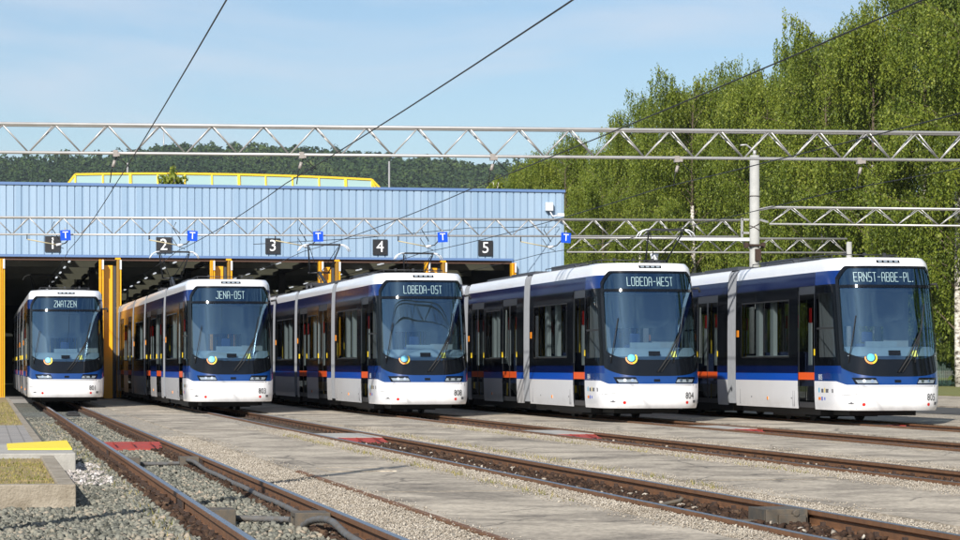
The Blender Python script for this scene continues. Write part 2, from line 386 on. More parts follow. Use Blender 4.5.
def cladding():
    """light blue sheet steel, slightly different from panel to panel"""
    m = bpy.data.materials.new('blue_cladding'); m.use_nodes = True; t = m.node_tree; b = t.nodes['Principled BSDF']
    g = t.nodes.new('ShaderNodeNewGeometry'); s = t.nodes.new('ShaderNodeSeparateXYZ'); t.links.new(g.outputs['Position'], s.inputs[0])
    n = t.nodes.new('ShaderNodeTexNoise'); n.inputs['Scale'].default_value = 1.6; n.inputs['Detail'].default_value = 7; n.inputs['Roughness'].default_value = .7
    sc = t.nodes.new('ShaderNodeMapping'); sc.inputs['Scale'].default_value = (1.6, 1, .16)
    t.links.new(g.outputs['Position'], sc.inputs[0]); t.links.new(sc.outputs[0], n.inputs['Vector'])
    w = t.nodes.new('ShaderNodeTexWhiteNoise'); w.noise_dimensions = '1D'
    d = t.nodes.new('ShaderNodeMath'); d.operation = 'DIVIDE'; d.inputs[1].default_value = .285
    f = t.nodes.new('ShaderNodeMath'); f.operation = 'FLOOR'
    t.links.new(s.outputs[0], d.inputs[0]); t.links.new(d.outputs[0], f.inputs[0]); t.links.new(f.outputs[0], w.inputs['W'])
    a = t.nodes.new('ShaderNodeMath'); a.operation = 'ADD'; t.links.new(w.outputs['Value'], a.inputs[0]); t.links.new(n.outputs['Fac'], a.inputs[1])
    mr = t.nodes.new('ShaderNodeMapRange'); mr.inputs[1].default_value = .3; mr.inputs[2].default_value = 1.6
    t.links.new(a.outputs[0], mr.inputs[0])
    x = t.nodes.new('ShaderNodeMixRGB'); x.inputs[1].default_value = (.225,.330,.455,1); x.inputs[2].default_value = (.300,.405,.525,1)
    t.links.new(mr.outputs[0], x.inputs[0]); t.links.new(x.outputs[0], b.inputs['Base Color'])
    b.inputs['Roughness'].default_value = .45
    return m
M['clad'] = cladding()

def paver():
    m = bpy.data.materials.new('concrete_pavers'); m.use_nodes = True; t = m.node_tree; b = t.nodes['Principled BSDF']
    g = t.nodes.new('ShaderNodeNewGeometry'); br = t.nodes.new('ShaderNodeTexBrick'); br.inputs['Scale'].default_value = 1
    br.inputs['Brick Width'].default_value = .4; br.inputs['Row Height'].default_value = .2; br.inputs['Mortar Size'].default_value = .012
    br.inputs['Color1'].default_value = (.34,.31,.28,1); br.inputs['Color2'].default_value = (.25,.235,.22,1); br.inputs['Mortar'].default_value = (.09,.08,.07,1)
    t.links.new(g.outputs['Position'], br.inputs['Vector']); t.links.new(br.outputs['Color'], b.inputs['Base Color']); b.inputs['Roughness'].default_value = .9
    return m
M['paver'] = paver()

# text as a mesh of its own, mapped by fn(x, z) -> point
def text_geo(s, size, depth=.0):
    cu = bpy.data.curves.new('txt', 'FONT'); cu.body = s; cu.size = size; cu.align_x = 'CENTER'; cu.align_y = 'CENTER'; cu.extrude = depth
    cu.resolution_u = 3
    o = bpy.data.objects.new('txt', cu); col.objects.link(o)
    bpy.context.view_layer.update()
    me = bpy.data.meshes.new_from_object(o.evaluated_get(bpy.context.evaluated_depsgraph_get()))
    vs = [tuple(v.co) for v in me.vertices]; fs = [tuple(p.vertices) for p in me.polygons]
    bpy.data.objects.remove(o); bpy.data.curves.remove(cu); bpy.data.meshes.remove(me)
    return vs, fs

# ================================================================== SETTING
def struct(o): o['kind'] = 'structure'; return o
Q0, Q1 = -60.0, 95.0
RP = [2.37, 6.37, 10.55, 14.66, 18.80]      # track centre lines
HG = .528                                    # half of rail-centre distance (metre gauge)
struct(MB().add([(-4000,-4000,-.36),(4000,-4000,-.36),(4000,6000,-.36),(-4000,6000,-.36)], [(0,1,2,3)]).build('ground', M['landground']))
b = MB(); b.box(-14, RP[0]+HG-.06, Q0, Q1, -.35, -.165); struct(b.build('ballast_bed', M['ballast']))
b = MB()
for c in RP[1:]: b.box(c-HG-.06, c+HG+.06, Q0, Q1, -.34, -.135)
struct(b.build('track_bed', M['trench']))
# strips of gravel beside the rails and long concrete slabs between the tracks
slabs = [(3.62, 5.30), (7.40, 9.28), (11.62, 13.50), (15.72, 17.60), (19.9, 21.8)]
b = MB(); g0 = RP[0]+HG+.06
for i, (a, e) in enumerate(slabs):
    l = RP[i]+HG+.06
    r = RP[i+1]-HG-.06 if i < 4 else 24.6
    b.box(l, a, Q0, Q1, -.35, -.035); b.box(e, r, Q0, Q1, -.35, -.035)
struct(b.build('gravel_strips', M['gravel']))
b = MB()
for i, (a, e) in enumerate(slabs):
    y = Q0 + i*1.7
    while y < Q1:
        y2 = min(y + 12.0, Q1); b.box(a, e, y, y2-.018, -.35, -.016+random.uniform(-.005,.004)); y = y2
struct(b.build('pavement_slabs', M['slab'], bevel=0))
b = MB(); b.box(24.6, 28.5, Q0, 180, -.35, -.02); struct(b.build('road', M['asphalt']))
b = MB(); b.box(28.5, 38.5, Q0, 180, -.35, .02); struct(b.build('pavement', M['slab']))
b = MB(); b.box(38.5, 95, Q0, 400, -.35, .06); struct(b.build('lawn', M['lawn']))
b = MB(); b.box(-14, 22.5, 95.0, 175, -.35, -.012); struct(b.build('hall_floor', M['hallfloor']))

# rails
def rail_prof(x, top=0.0):
    pts = [(-.034,0),(-.034,-.035),(-.008,-.05),(-.008,-.118),(-.06,-.132),(-.06,-.15),(.06,-.15),(.06,-.132),(.008,-.118),(.008,-.05),(.034,-.035),(.034,0)]
    return [(x+a, top+z) for a, z in pts][::-1]
for i, c in enumerate(RP):
    root = empty('railway_track', (c, 0, 0)); struct(root)
    for s in (-1, 1):
        y1 = 130
        rl = MB().extrude_y(rail_prof(s*HG), Q0, y1).build('rail', M['rail'], root)
        MB().box(s*HG-.028, s*HG+.028, Q0, y1, .0005, .003).build('running_surface', M['railtop'] if i == 0 else M['railtopdull'] if i > 1 else M['railtop'], rl)
    ft = MB()
    y = 12.0
    while y < 92:
        for s in (-1, 1):
            for t in (-1, 1):
                x = s*HG + t*.085
                ft.box(x-.03, x+.03, y-.05, y+.05, -.15, -.10); ft.box(x-.018, x+.018, y-.02, y+.02, -.10, -.07)
        y += .62
    ft.build('rail_clips', M['fast'], root)
    if i == 0:
        jt = MB()                     # bolted joint plates on the rails of the near track
        for s, yy in ((-1, 23.4), (1, 21.6), (-1, 37.5), (1, 33.5)):
            for t in (-1, 1): jt.box(s*HG+t*.026-.008, s*HG+t*.026+.008, yy-.28, yy+.28, -.11, -.045)
        jt.build('joint_plates', M['fast'], root)
# footway slabs across the tracks with their red ramps
for i, (c, q) in enumerate(zip(RP, [40.2, 41.8, 43.2, 46.2, 49.2])):
    w = HG-.06
    if i:
        r = MB().box(c-w, c+w, q+.9, q+3.6, -.14, -.02).build('crossing_slab', M['whiteconc'], origin=(c, q+2, -.14)); struct(r)
    rb = MB()
    rb.add([(c-w,q,-.115),(c+w,q,-.115),(c+w,q+.9,-.028),(c-w,q+.9,-.028),(c-w,q,-.14),(c+w,q,-.14),(c+w,q+.9,-.14),(c-w,q+.9,-.14)],
           [(0,1,2,3),(7,6,5,4),(0,4,5,1),(1,5,6,2),(2,6,7,3),(3,7,4,0)])
    for k in (-.3, 0, .3): rb.box(c+k-.006, c+k+.006, q+.05, q+.85, -.05, -.022)
    o = rb.build('ramp_plate', M['redpaint'], origin=(c, q+.45, -.14))
    tag(o, ['worn red steel ramp between the rails of the leftmost track', 'worn red ramp in the second track from the left, before a pale slab',
            'red ramp in the middle track below the third tram', 'small red ramp in the fourth track below the fourth tram',
            'red ramp at the right edge of the photo, in the fifth track'][i], 'ramp', 'red ramps between the rails')
# slots / metal channels in the slabs
b = MB(); b.box(3.60, 3.655, 14, 29, -.03, -.008); tag(b.build('drain_edge', M['rail'], origin=(3.6,20,-.03)), 'rusty steel edge strip along the concrete slab in the foreground', 'edge strip')
b = MB(); b.box(3.95, 4.75, 28.6, 28.66, -.03, -.006); b.box(3.95, 4.75, 29.7, 29.76, -.03, -.006); b.box(3.95, 4.01, 28.66, 29.7, -.03, -.006); b.box(4.69, 4.75, 28.66, 29.7, -.03, -.006)
b.box(4.01,4.69,28.66,29.7,-.03,-.010)
tag(b.build('access_cover', M['slab'], origin=(4.35,29,-.03)), 'rust-edged rectangular access cover set in the nearest concrete slab', 'cover')

# ---- loose stones
def stone_field(name, m, n, x0, x1, y0, y1, zfun, smin, smax, flat=.7):
    base = np.array([(1,0,0),(-1,0,0),(0,1,0),(0,-1,0),(0,0,1),(0,0,-1)], float)
    base = np.vstack([base, np.array([(sx,sy,sz) for sx in (-1,1) for sy in (-1,1) for sz in (-1,1)])*.62])
    # convex-ish 14 point rock: triangles around the cube corners
    F = []
    axis = {(1,0,0):0,(-1,0,0):1,(0,1,0):2,(0,-1,0):3,(0,0,1):4,(0,0,-1):5}
    corners = [(sx,sy,sz) for sx in (-1,1) for sy in (-1,1) for sz in (-1,1)]
    for ci, (sx,sy,sz) in enumerate(corners):
        ax = [axis[(sx,0,0)], axis[(0,sy,0)], axis[(0,0,sz)]]; c = 6+ci
        pr = [(ax[0],ax[1]),(ax[1],ax[2]),(ax[2],ax[0])]
        for p, q in pr:
            F.append((c,p,q) if sx*sy*sz > 0 else (c,q,p))
    F = np.array(F)
    c = np.stack([rng.uniform(x0,x1,n), rng.uniform(y0,y1,n), np.zeros(n)], 1)
    sz = rng.uniform(smin, smax, n)*rng.uniform(.7,1.2,n)
    c[:,2] = zfun(c[:,0], c[:,1]) + sz*.15
    V = np.repeat(base[None], n, 0) * rng.uniform(.72,1.28,(n,14,1))
    V *= np.stack([rng.uniform(.7,1.2,n), rng.uniform(.7,1.2,n), rng.uniform(.5,1,n)*flat], 1)[:,None,:]
    A = rng.normal(size=(n,3,3)); Q_, _ = np.linalg.qr(A)
    tilt = rng.uniform(0, 2*np.pi, n); cz, szn = np.cos(tilt), np.sin(tilt)
    Rz = np.zeros((n,3,3)); Rz[:,0,0]=cz; Rz[:,0,1]=-szn; Rz[:,1,0]=szn; Rz[:,1,1]=cz; Rz[:,2,2]=1
    use = rng.random(n) < .6
    Rm = np.where(use[:,None,None], Q_, Rz)
    V = np.einsum('nij,nkj->nki', Rm, V) * (sz/2)[:,None,None] + c[:,None,:]
    faces = (F[None] + (np.arange(n)*14)[:,None,None]).reshape(-1,3)
    o = mesh_np(name, V.reshape(-1,3), faces, m)
    o['kind'] = 'stuff'
    return o
flat = lambda z: (lambda x, y: np.full_like(x, z) + rng.uniform(-.012,.014,len(x)))
tag(stone_field('ballast_stones', M['stone'], 26000, -1.3, 1.75, 15, 31, flat(-.165), .035, .075), 'grey green ballast stones left of the leftmost track', 'ballast')
tag(stone_field('ballast_stones', M['stone'], 9000, 1.1, 1.75, 31, 66, flat(-.165), .04, .075), 'grey ballast stones beside the kerb along the leftmost track', 'ballast')
tag(stone_field('ballast_stones', M['stone'], 17000, 1.92, 2.82, 14, 66, flat(-.165), .035, .075), 'grey ballast stones between the rails of the leftmost track', 'ballast')
tag(stone_field('rusty_stones', M['stonebrown'], 4200, 1.66, 1.80, 14, 60, lambda x,y: -.155+.02*rng.random(len(x)), .04, .085), 'dark rust-stained stones heaped along the left rail of the near track', 'ballast')
tag(stone_field('rusty_stones', M['stonebrown'], 4200, 2.66, 2.83, 14, 60, lambda x,y: -.155+.02*rng.random(len(x)), .04, .08), 'dark rust-stained stones along the inner side of the near track', 'ballast')
for k, c in enumerate(RP[1:4]):
    tag(stone_field('rusty_stones', M['stonebrown'], 9000, c-.44, c+.44, 18, 46, flat(-.13), .035, .085), ['brown stones and dirt between the rails of the second track', 'brown stones and dirt between the rails of the third track', 'brown stones and dirt between the rails of the fourth track'][k], 'ballast')
    tag(stone_field('pale_chips', M['stonepale'], 260, c-.40, c+.44, 18, 44, flat(-.115), .03, .06), ['pale chips lying among the brown stones of the second track', 'pale chips lying among the brown stones of the third track', 'pale chips lying among the brown stones of the fourth track'][k], 'gravel')
def spill(n, x, y0, y1, lab):
    """stones kicked from the gravel over the slab edge"""
    o = stone_field('spilled_gravel', M['stonepale'], n, x-.2, x+.2, y0, y1, flat(-.012), .008, .020, .7); tag(o, lab, 'gravel')
for xx, ya, yb, side in ((3.72,16,44,'left edge of the first slab'),(5.28,18,50,'right edge of the first slab'),(7.44,20,50,'left edge of the second slab'),(9.24,22,52,'right edge of the second slab'),(11.66,26,52,'left edge of the third slab')):
    spill(1800 if xx < 4 else 2600, xx-(.12 if xx < 4 else 0), min(ya, 2*xx+8), yb, 'loose gravel scattered along the ' + side + ' from the left')
def strip(n, x0, x1, y0, y1, lab): tag(stone_field('gravel_stones', M['stonepale'], n, x0, x1, y0, y1, flat(-.036), .010, .022, .8), lab, 'gravel')
strip(38000, RP[0]+HG+.07, 3.58, 15, 44, 'pale beige gravel right of the leftmost track')
strip(28000, 5.34, RP[1]-HG-.08, 15, 48, 'pale beige gravel left of the second track')
strip(28000, RP[1]+HG+.08, 7.37, 16, 48, 'pale beige gravel right of the second track')
strip(26000, 9.32, RP[2]-HG-.08, 20, 52, 'pale beige gravel left of the third track')
strip(18000, RP[2]+HG+.08, 11.58, 24, 52, 'pale beige gravel right of the third track')
tag(stone_field('white_stones', M['stonewhite'], 900, .9, 1.5, 28.5, 34.5, lambda x,y: -.165+.03*rng.random(len(x)), .03, .07), 'patch of white stones beside the planter corner', 'gravel')

# ---- left side: planter kerb, pavers, yellow edge
EDGE = .86
root = empty('planter', (-3, 24, -.165)); tag(root, 'concrete kerbed planter with dry grass in the left foreground', 'planter')
def rel(b, r): b.v = [tuple(Vector(v) - Vector(r.location)) for v in b.v]; return b
b = MB(); b.box(-9, EDGE, 24.0, 24.22, -.34, .085); rel(b, root).build('kerb_front', M['kerb'], root, bevel=.012)
b = MB(); b.box(EDGE-.17, EDGE, 24.222, 31.9, -.34, .083); rel(b, root).build('kerb_side', M['kerb'], root, bevel=.012)
b = MB(); b.box(-9, EDGE-.172, 24.222, 31.9, -.34, .045); rel(b, root).build('turf', M['soil'], root)
def grass_field(name, n, x0, x1, y0, y1, z, h, parent=None, off=(0,0,0)):
    cx = rng.uniform(x0,x1,n); cy = rng.uniform(y0,y1,n)
    # clumpy: keep more where a wavy mask is high
    keep = (np.sin(cx*3.1+cy*1.7)+np.sin(cx*1.3-cy*2.9)+rng.normal(0,.9,n)) > -.6
    cx, cy = cx[keep], cy[keep]; n = len(cx)
    a = rng.uniform(0, np.pi, n); hh = rng.uniform(.4,1,n)*h; w = .008
    dx, dy = np.cos(a)*w, np.sin(a)*w; lx, ly = rng.normal(0,.4,n)*hh, rng.normal(0,.4,n)*hh
    V = np.zeros((n,3,3)); V[:,0]=np.stack([cx-dx,cy-dy,np.full(n,z)],1); V[:,1]=np.stack([cx+dx,cy+dy,np.full(n,z)],1); V[:,2]=np.stack([cx+lx,cy+ly,z+hh],1)
    V = V.reshape(-1,3) - np.array(off)
    o = mesh_np(name, V, np.arange(3*n).reshape(-1,3), M['grass'], parent); o['kind'] = 'stuff'
    return o
grass_field('grass', 7000, -2.2, EDGE-.18, 24.25, 31.8, .045, .035, root, root.location)
b = MB(); b.box(-9, 1.15, 32.2, 36.0, -.34, .10); o = b.build('concrete_block', M['whiteconc'], origin=(-3, 34, -.34), bevel=.015)
tag(o, 'pale concrete landing block behind the planter, under the yellow edge', 'block')
b = MB(); b.add([(.30,33.5,.104),(1.14,33.4,.104),(1.14,35.6,.104),(.30,35.4,.104),(.30,33.5,.118),(1.14,33.4,.128),(1.14,35.5,.17),(.30,35.3,.135)],
      [(3,2,1,0),(4,5,6,7),(0,1,5,4),(1,2,6,5),(2,3,7,6),(3,0,4,7)])
tag(b.build('edge_plate', M['yellowpaint'], origin=(0,34,.104)), 'bright yellow sloping edge plate on the pale concrete block', 'edge plate')
b = MB(); b.box(-9, EDGE-.12, 36.0, 49.5, -.34, .06); struct(b.build('footpath', M['paver']))
b = MB(); b.box(EDGE-.12, EDGE, 36.002, 92, -.34, .066); tag(b.build('kerb', M['kerb'], origin=(EDGE, 60, -.34)), 'long concrete kerb between the pavers and the leftmost track', 'kerb')
b = MB(); b.box(-9, EDGE-.122, 49.5, 92, -.34, .05); struct(b.build('turf', M['soil']))
o = grass_field('grass', 16000, -5, EDGE-.13, 49.6, 80, .05, .07); tag(o, 'dry green grass patch between the pavers and the hall', 'grass')

for xx, n, ya, yb, lab in ((5.30,260,22,44,'sparse weeds along the slab edge left of the second track'),(7.34,220,24,46,'sparse weeds along the slab edge right of the second track'),(9.34,240,26,50,'sparse weeds along the slab edge left of the third track'),(1.50,200,18,60,'small weeds in the ballast beside the leftmost track')):
    o = grass_field('weeds', n*3, xx-.10, xx+.10, ya, yb, -.03 if xx > 2 else -.15, .07); tag(o, lab, 'weeds')
# ---- junction boxes, conduits at the near track
def junction(name, x0, x1, y, label, h=.17, d=.34):
    b = MB(); z1 = -.012
    b.box(x0, x1, y, y+.04, -.16, z1); b.box(x0, x1, y+d-.04, y+d, -.16, z1); b.box(x0, x1, y+.04, y+d-.04, z1-.045, z1-.002); b.box(x0+.02, x1-.02, y+.04, y+d-.04, -.16, -.12)
    b.box(x1-.03 if x0 < 2.3 else x0, x1 if x0 < 2.3 else x0+.03, y+.04, y+.13, -.118, z1-.047)
    o = b.build(name, M['boxgrey'], origin=((x0+x1)/2, y+d/2, -.16), bevel=.006)
    tag(o, label, 'junction box', 'steel boxes clamped to the rails'); return o
junction('junction_box', 1.87, 2.05, 33.4, 'grey steel box inside the left rail, farther of the pair with a pipe')
junction('junction_box', 2.60, 2.86, 33.6, 'grey steel box inside the right rail where the upper conduit starts')
junction('junction_box', 1.87, 2.12, 21.2, 'grey steel box inside the left rail near the bottom of the photo')
junction('junction_box', 2.56, 2.86, 20.6, 'large grey steel box at the right rail near the bottom of the photo')
def pipe(pts, r, label, m='conduit', corr=True):
    pts = [Vector(p) for p in pts]; out = []
    n = len(pts)
    for i in range(n-1):
        for k in range(12):
            t = k/12; p0 = pts[max(i-1,0)]; p1 = pts[i]; p2 = pts[i+1]; p3 = pts[min(i+2,n-1)]
            out.append(.5*((2*p1)+(p2-p0)*t+(2*p0-5*p1+4*p2-p3)*t*t+(3*p1-p0-3*p2+p3)*t**3))
    out.append(pts[-1])
    rr = [r*(1+.10*(-1)**i) for i in range(len(out))] if corr else r
    o = MB().tube(out, rr, 8).build('conduit', M[m], origin=tuple(pts[0])); tag(o, label, 'conduit'); return o
pipe([(2.05,33.6,-.10),(2.3,33.65,-.105),(2.6,33.7,-.10)], .026, 'straight grey pipe joining the two farther junction boxes')
pipe([(2.12,21.4,-.10),(2.35,21.35,-.105),(2.58,21.1,-.10)], .027, 'straight grey pipe joining the two nearer junction boxes')
pipe([(2.70,33.6,-.055),(2.73,32.9,-.05),(2.74,31.2,-.09),(2.74,29.5,-.085),(2.755,28.0,-.10),(2.74,26.5,-.085),(2.75,25,-.10),(2.74,23.4,-.085),(2.74,22,-.09),(2.72,20.95,-.10)], .027, 'long corrugated grey conduit lying along the right rail of the near track')
pipe([(2.62,20.62,-.13),(2.66,20.2,-.05),(2.72,19.6,-.02),(2.74,18.8,-.08),(2.75,17.6,-.10),(2.75,15,-.10)], .029, 'corrugated grey conduit looping out of the nearest junction box')
# point machine box in the second track
b = MB(); c = RP[1]; yq = 19.9
b.box(c+.10, c+.47, yq, yq+.05, -.135, .012); b.box(c+.10, c+.15, yq+.05, yq+.5, -.135, .010); b.box(c+.15,c+.47,yq+.05,yq+.5,-.04,.008); b.box(c+.20,c+.44,yq-.05,yq+.001,-.12,-.03); b.tube([(c+.35,yq-.06,-.02),(c+.35,yq,-.02)], .03, 8)
b.box(c-.47, c+.101, yq+.25, yq+.36, -.12, -.09)
tag(b.build('point_machine', M['boxgrey'], origin=(c+.28,yq+.2,-.135), bevel=.006), 'rusty grey steel point box between the rails of the second track', 'point box')
b = MB(); b.tube([(c-.30,yq+2.4,-.12),(c-.12,yq+2.3,-.06),(c-.02,yq+2.2,-.03),(c+.0,yq+2.2,.0)], .022, 6); b.box(c-.45,c-.25,yq+2.3,yq+2.8,-.135,-.09)
tag(b.build('point_lever', M['boxgrey'], origin=(c-.2,yq+2.4,-.135)), 'small bent steel lever lying between the rails of the second track', 'lever')
b = MB()
b.box(RP[0]-.13, RP[0]+.22, 69.4, 70.3, -.165, -.08); b.box(RP[0]-.08, RP[0]+.17, 69.5, 70.1, -.08, -.04)
tag(b.build('track_magnet', M['rubber'], origin=(RP[0],69.8,-.165), bevel=.03), 'flat black track magnet between the rails before the leftmost tram', 'track magnet')

# ================================================================== TRAM
LT = 37.0
WP = [(.20,1.11),(.29,1.135),(.42,1.15),(.75,1.16),(1.25,1.16),(2.0,1.16),(2.75,1.155),(3.10,1.145),(3.28,1.135),(3.42,1.12),(3.49,1.10),(3.54,1.03)]
YP = [(.20,.16),(.29,.09),(.36,.035),(.50,.0),(.85,.0),(1.06,.04),(1.5,.12),(2.2,.26),(2.9,.42),(3.36,.55),(3.48,.60),(3.54,.70)]
def lerp(T, z):
    if z <= T[0][0]: return T[0][1]
    for (a, u), (b_, v) in zip(T, T[1:]):
        if z <= b_: return u + (v-u)*(z-a)/(b_-a)
    return T[-1][1]
NE = 3.3; DN = 1.2; Y1 = 1.96
def smooth_lerp(T, z):   # light smoothing of the profile
    return (lerp(T, z-.05) + 2*lerp(T, z) + lerp(T, z+.05))/4 if z > .55 else lerp(T, z)
def S(u, z, off=0.0):
    """tram skin: u in [-1,1] runs round the nose, |u| beyond 1 runs back along the side (u = +-2 at Y1, then metres)"""
    w = smooth_lerp(WP, z) + off; y0 = smooth_lerp(YP, z); s = -1 if u < 0 else 1; a = abs(u)
    if a <= 1:
        ph = a*math.pi/2
        x = w*abs(math.sin(ph))**(2/NE); y = y0 + DN*(1-abs(math.cos(ph))**(2/NE)) - off*abs(math.cos(ph))
    elif a <= 2:
        ye = y0 + DN; x = w; y = ye + (a-1)*(Y1-ye)
    else: x = w; y = Y1 + (a-2)
    return (s*x, y, z)
def front_pt(x, z, off=.004):
    w = smooth_lerp(WP, z); y0 = smooth_lerp(YP, z); t = min(abs(x)/w, .999)
    return (x, y0 + DN*(1-(1-t**NE)**(1/NE)) - off, z)
def side_pt(s, y, z, off=.004): return (s*(smooth_lerp(WP, z)+off), y, z)
def rear(p): return (-p[0], LT-p[1], p[2])
def skin(b, us, zf, off=0, rear_too=False):
    """zf(u) -> list of z rows"""
    rows = [[S(u, z, off) for u in us] for z in []]
    cols = [[S(u, z, off) for z in zf(u)] for u in us]
    b.grid(cols, True, flip=False)
    if rear_too: b.grid([[rear(p) for p in c] for c in cols], True, flip=False)
def frange(a, b_, n): return [a+(b_-a)*i/n for i in range(n+1)]
UW = .69                                              # where the windscreen meets the pillar
def z_bot(u): return 1.01 + .19*(abs(u)/UW)**2.2
def z_top(u):
    k = max(0, abs(u)/UW-.70)/.30
    return 3.36 - .26*k**1.3
def z_white(u):                                       # lower edge of the coloured band
    a = abs(u); return .83 + (.0 if a < .60 else .075*min(1, (a-.60)/.22))
u_nose = frange(-1, 1, 64)
u_all = [-2, -1.66, -1.33] + u_nose + [1.33, 1.66, 2]
u_front = frange(-UW, UW, 44)

def build_tram():
    t = empty('tram', (0,0,0))
    RT = True
    # --- cab shell, both ends
    b = MB(); skin(b, u_all, lambda u: [.29,.33,.38,.44,.50,.6,.7,.8,z_white(u)], 0, RT)
    build_split(b, 'bumper_apron', M['white'], t)
    b = MB(); skin(b, u_all, lambda u: [z_white(u)+k*((1.07+.0 if abs(u) > UW else min(z_bot(u), 1.07))-z_white(u)) for k in (0,.34,.67,1)], 0, RT)
    for sg in (-1, 1):
        uu = [sg*u for u in u_front if u > UW*.5]; uu = uu if sg > 0 else uu[::-1]
        skin(b, uu, lambda u: [min(z_bot(u), 1.07), z_bot(u)], 0, RT)
    build_split(b, 'blue_front_band', M['frontblue'], t)
    us = [u for u in u_all if u > UW]; us = [UW] + us
    b = MB()
    for sg in (-1, 1):
        uu = [sg*u for u in us]; uu = uu if sg > 0 else uu[::-1]
        skin(b, uu, lambda u: frange(1.07, 1.235, 2), 0, RT)
    build_split(b, 'navy_side_band', M['royal'], t)
    b = MB()
    pa = [UW, .72,.75,.78,.80]
    for sg in (-1, 1):
        uu = [sg*u for u in pa]; uu = uu if sg > 0 else uu[::-1]
        skin(b, uu, lambda u: frange(1.235, 2.98, 16), 0, RT)              # windscreen pillar
        uu = [sg*u for u in (1.72,1.86,2)]; uu = uu if sg > 0 else uu[::-1]
        skin(b, uu, lambda u: frange(1.235, 2.98, 16), 0, RT)
        uu = [sg*u for u in [.80,.84,.88,.92,.96,1,1.2,1.4,1.6,1.72]]; uu = uu if sg > 0 else uu[::-1]
        skin(b, uu, lambda u: frange(1.235, 1.42, 3), 0, RT); skin(b, uu, lambda u: frange(2.80, 2.98, 3), 0, RT)
    build_split(b, 'cab_pillar', M['black'], t)
    b = MB()
    for sg in (-1, 1):
        uu = [sg*u for u in [.80,.84,.88,.92,.96,1,1.2,1.4,1.6,1.72]]; uu = uu if sg > 0 else uu[::-1]
        skin(b, uu, lambda u: frange(1.42, 2.80, 10), -.006, RT)
    build_split(b, 'cab_side_window', M['sideglass'], t)
    b = MB()
    for sg in (-1, 1):
        b.grid([[S(sg*1.28+sg*k, z, .004) for z in frange(1.42,2.80,6)] for k in (0,.05)], True)
        uu = [sg*u for u in [.80,.88,.96,1.1,1.3,1.5,1.72]]
        b.grid([[S(u, z, .004) for z in (2.02,2.06)] for u in uu], True)
    build_split(b, 'window_bar', M['rubber'], t)
    b = MB()
    for sg in (-1, 1):
        uu = [sg*u for u in us]; uu = uu if sg > 0 else uu[::-1]
        skin(b, uu, lambda u: [2.98,3.06,3.14,3.22,3.27], 0, RT)
    for sg in (-1, 1):
        uu = [sg*u for u in frange(UW*.66, UW, 12)]; uu = uu if sg > 0 else uu[::-1]
        skin(b, uu, lambda u: [min(z_top(u), 3.27)+k*(3.27-min(z_top(u), 3.27)) for k in (0,.5,1)], 0, RT)
    build_split(b, 'upper_side_band', M['royal'], t)
    # white brow above the windscreen, with rounded top
    zf0 = lambda u: (z_top(u) if abs(u) <= UW else 3.27)
    def brow_rows(u):
        a = abs(u); lo = max(z_top(u), 3.27) if a <= UW else 3.27
        return [lo+k*(3.54-lo) for k in (0,.2,.4,.6,.75,.88,1)]
    b = MB(); skin(b, u_all, brow_rows, 0, RT)
    # roof skin inwards
    for fr in (False, True):
        rim = [S(u, 3.54) for u in u_all]
        inner = [(p[0]*.6, p[1]*.6+1.0, 3.565) for p in rim]; far = [(p[0]*.3, 1.9, 3.58) for p in rim]
        rows = [rim, inner, far]
        if fr: rows = [[rear(p) for p in r] for r in rows]
        b.grid(rows, True, flip=True)
    build_split(b, 'roof_brow', M['white'], t)
    # --- windscreen
    b = MB(); cols = []
    for u in u_front:
        zb, zt = z_bot(u)+.29, min(z_top(u)-.02, 2.90); cols.append([S(u*.93, z, -.012) for z in frange(zb, zt, 20)])
    b.grid(cols); b.grid([[rear(p) for p in c] for c in cols])
    build_split(b, 'windscreen', M['windshield'], t)
    b = MB()
    def frame(outer, inner):
        n = len(outer); bb = MB()
        for fn in (lambda p: p, rear):
            vs = [fn(p) for p in outer] + [fn(p) for p in inner]
            b.add(vs, [(k, (k+1) % n, n+(k+1) % n, n+k) for k in range(n)], True)
    # black border: outer outline follows the screen, inner outline 6 cm inside
    N = 44
    def ring(su, db, dt, off):
        pts = []
        for i in range(N): u = -UW+2*UW*i/N; pts.append(S(u*su, z_bot(u)+db, off))
        for i in range(16): z = (z_bot(UW)+db)+((z_top(UW)-dt)-(z_bot(UW)+db))*i/16; pts.append(S(UW*su, z, off))
        for i in range(N): u = UW-2*UW*i/N; pts.append(S(u*su, z_top(u)-dt, off))
        for i in range(16): z = (z_top(UW)-dt)+((z_bot(UW)+db)-(z_top(UW)-dt))*i/16; pts.append(S(-UW*su, z, off))
        return pts
    frame(ring(1.0, 0, 0, .006), ring(.905, .36, .05, .006))
    # bar between the destination display and the screen
    cols = [[S(u*.95, z, .008) for z in (2.895, 2.955)] for u in u_front]; b.grid(cols); b.grid([[rear(p) for p in c] for c in cols])
    build_split(b, 'windscreen_border', M['frit'], t)
    b = MB(); cols = [[S(u*.955, z, -.006) for z in frange(2.93, max(2.95, z_top(u)-.045), 6)] for u in u_front]
    b.grid(cols); b.grid([[rear(p) for p in c] for c in cols]); build_split(b, 'destination_display', M['display'], t)
    b = MB(); cols = [[S(u*.90, z, -.10) for z in frange(2.90, 3.32, 3)] for u in u_front]
    b.grid(cols); b.grid([[rear(p) for p in c] for c in cols]); build_split(b, 'display_backing', M['dark'], t)
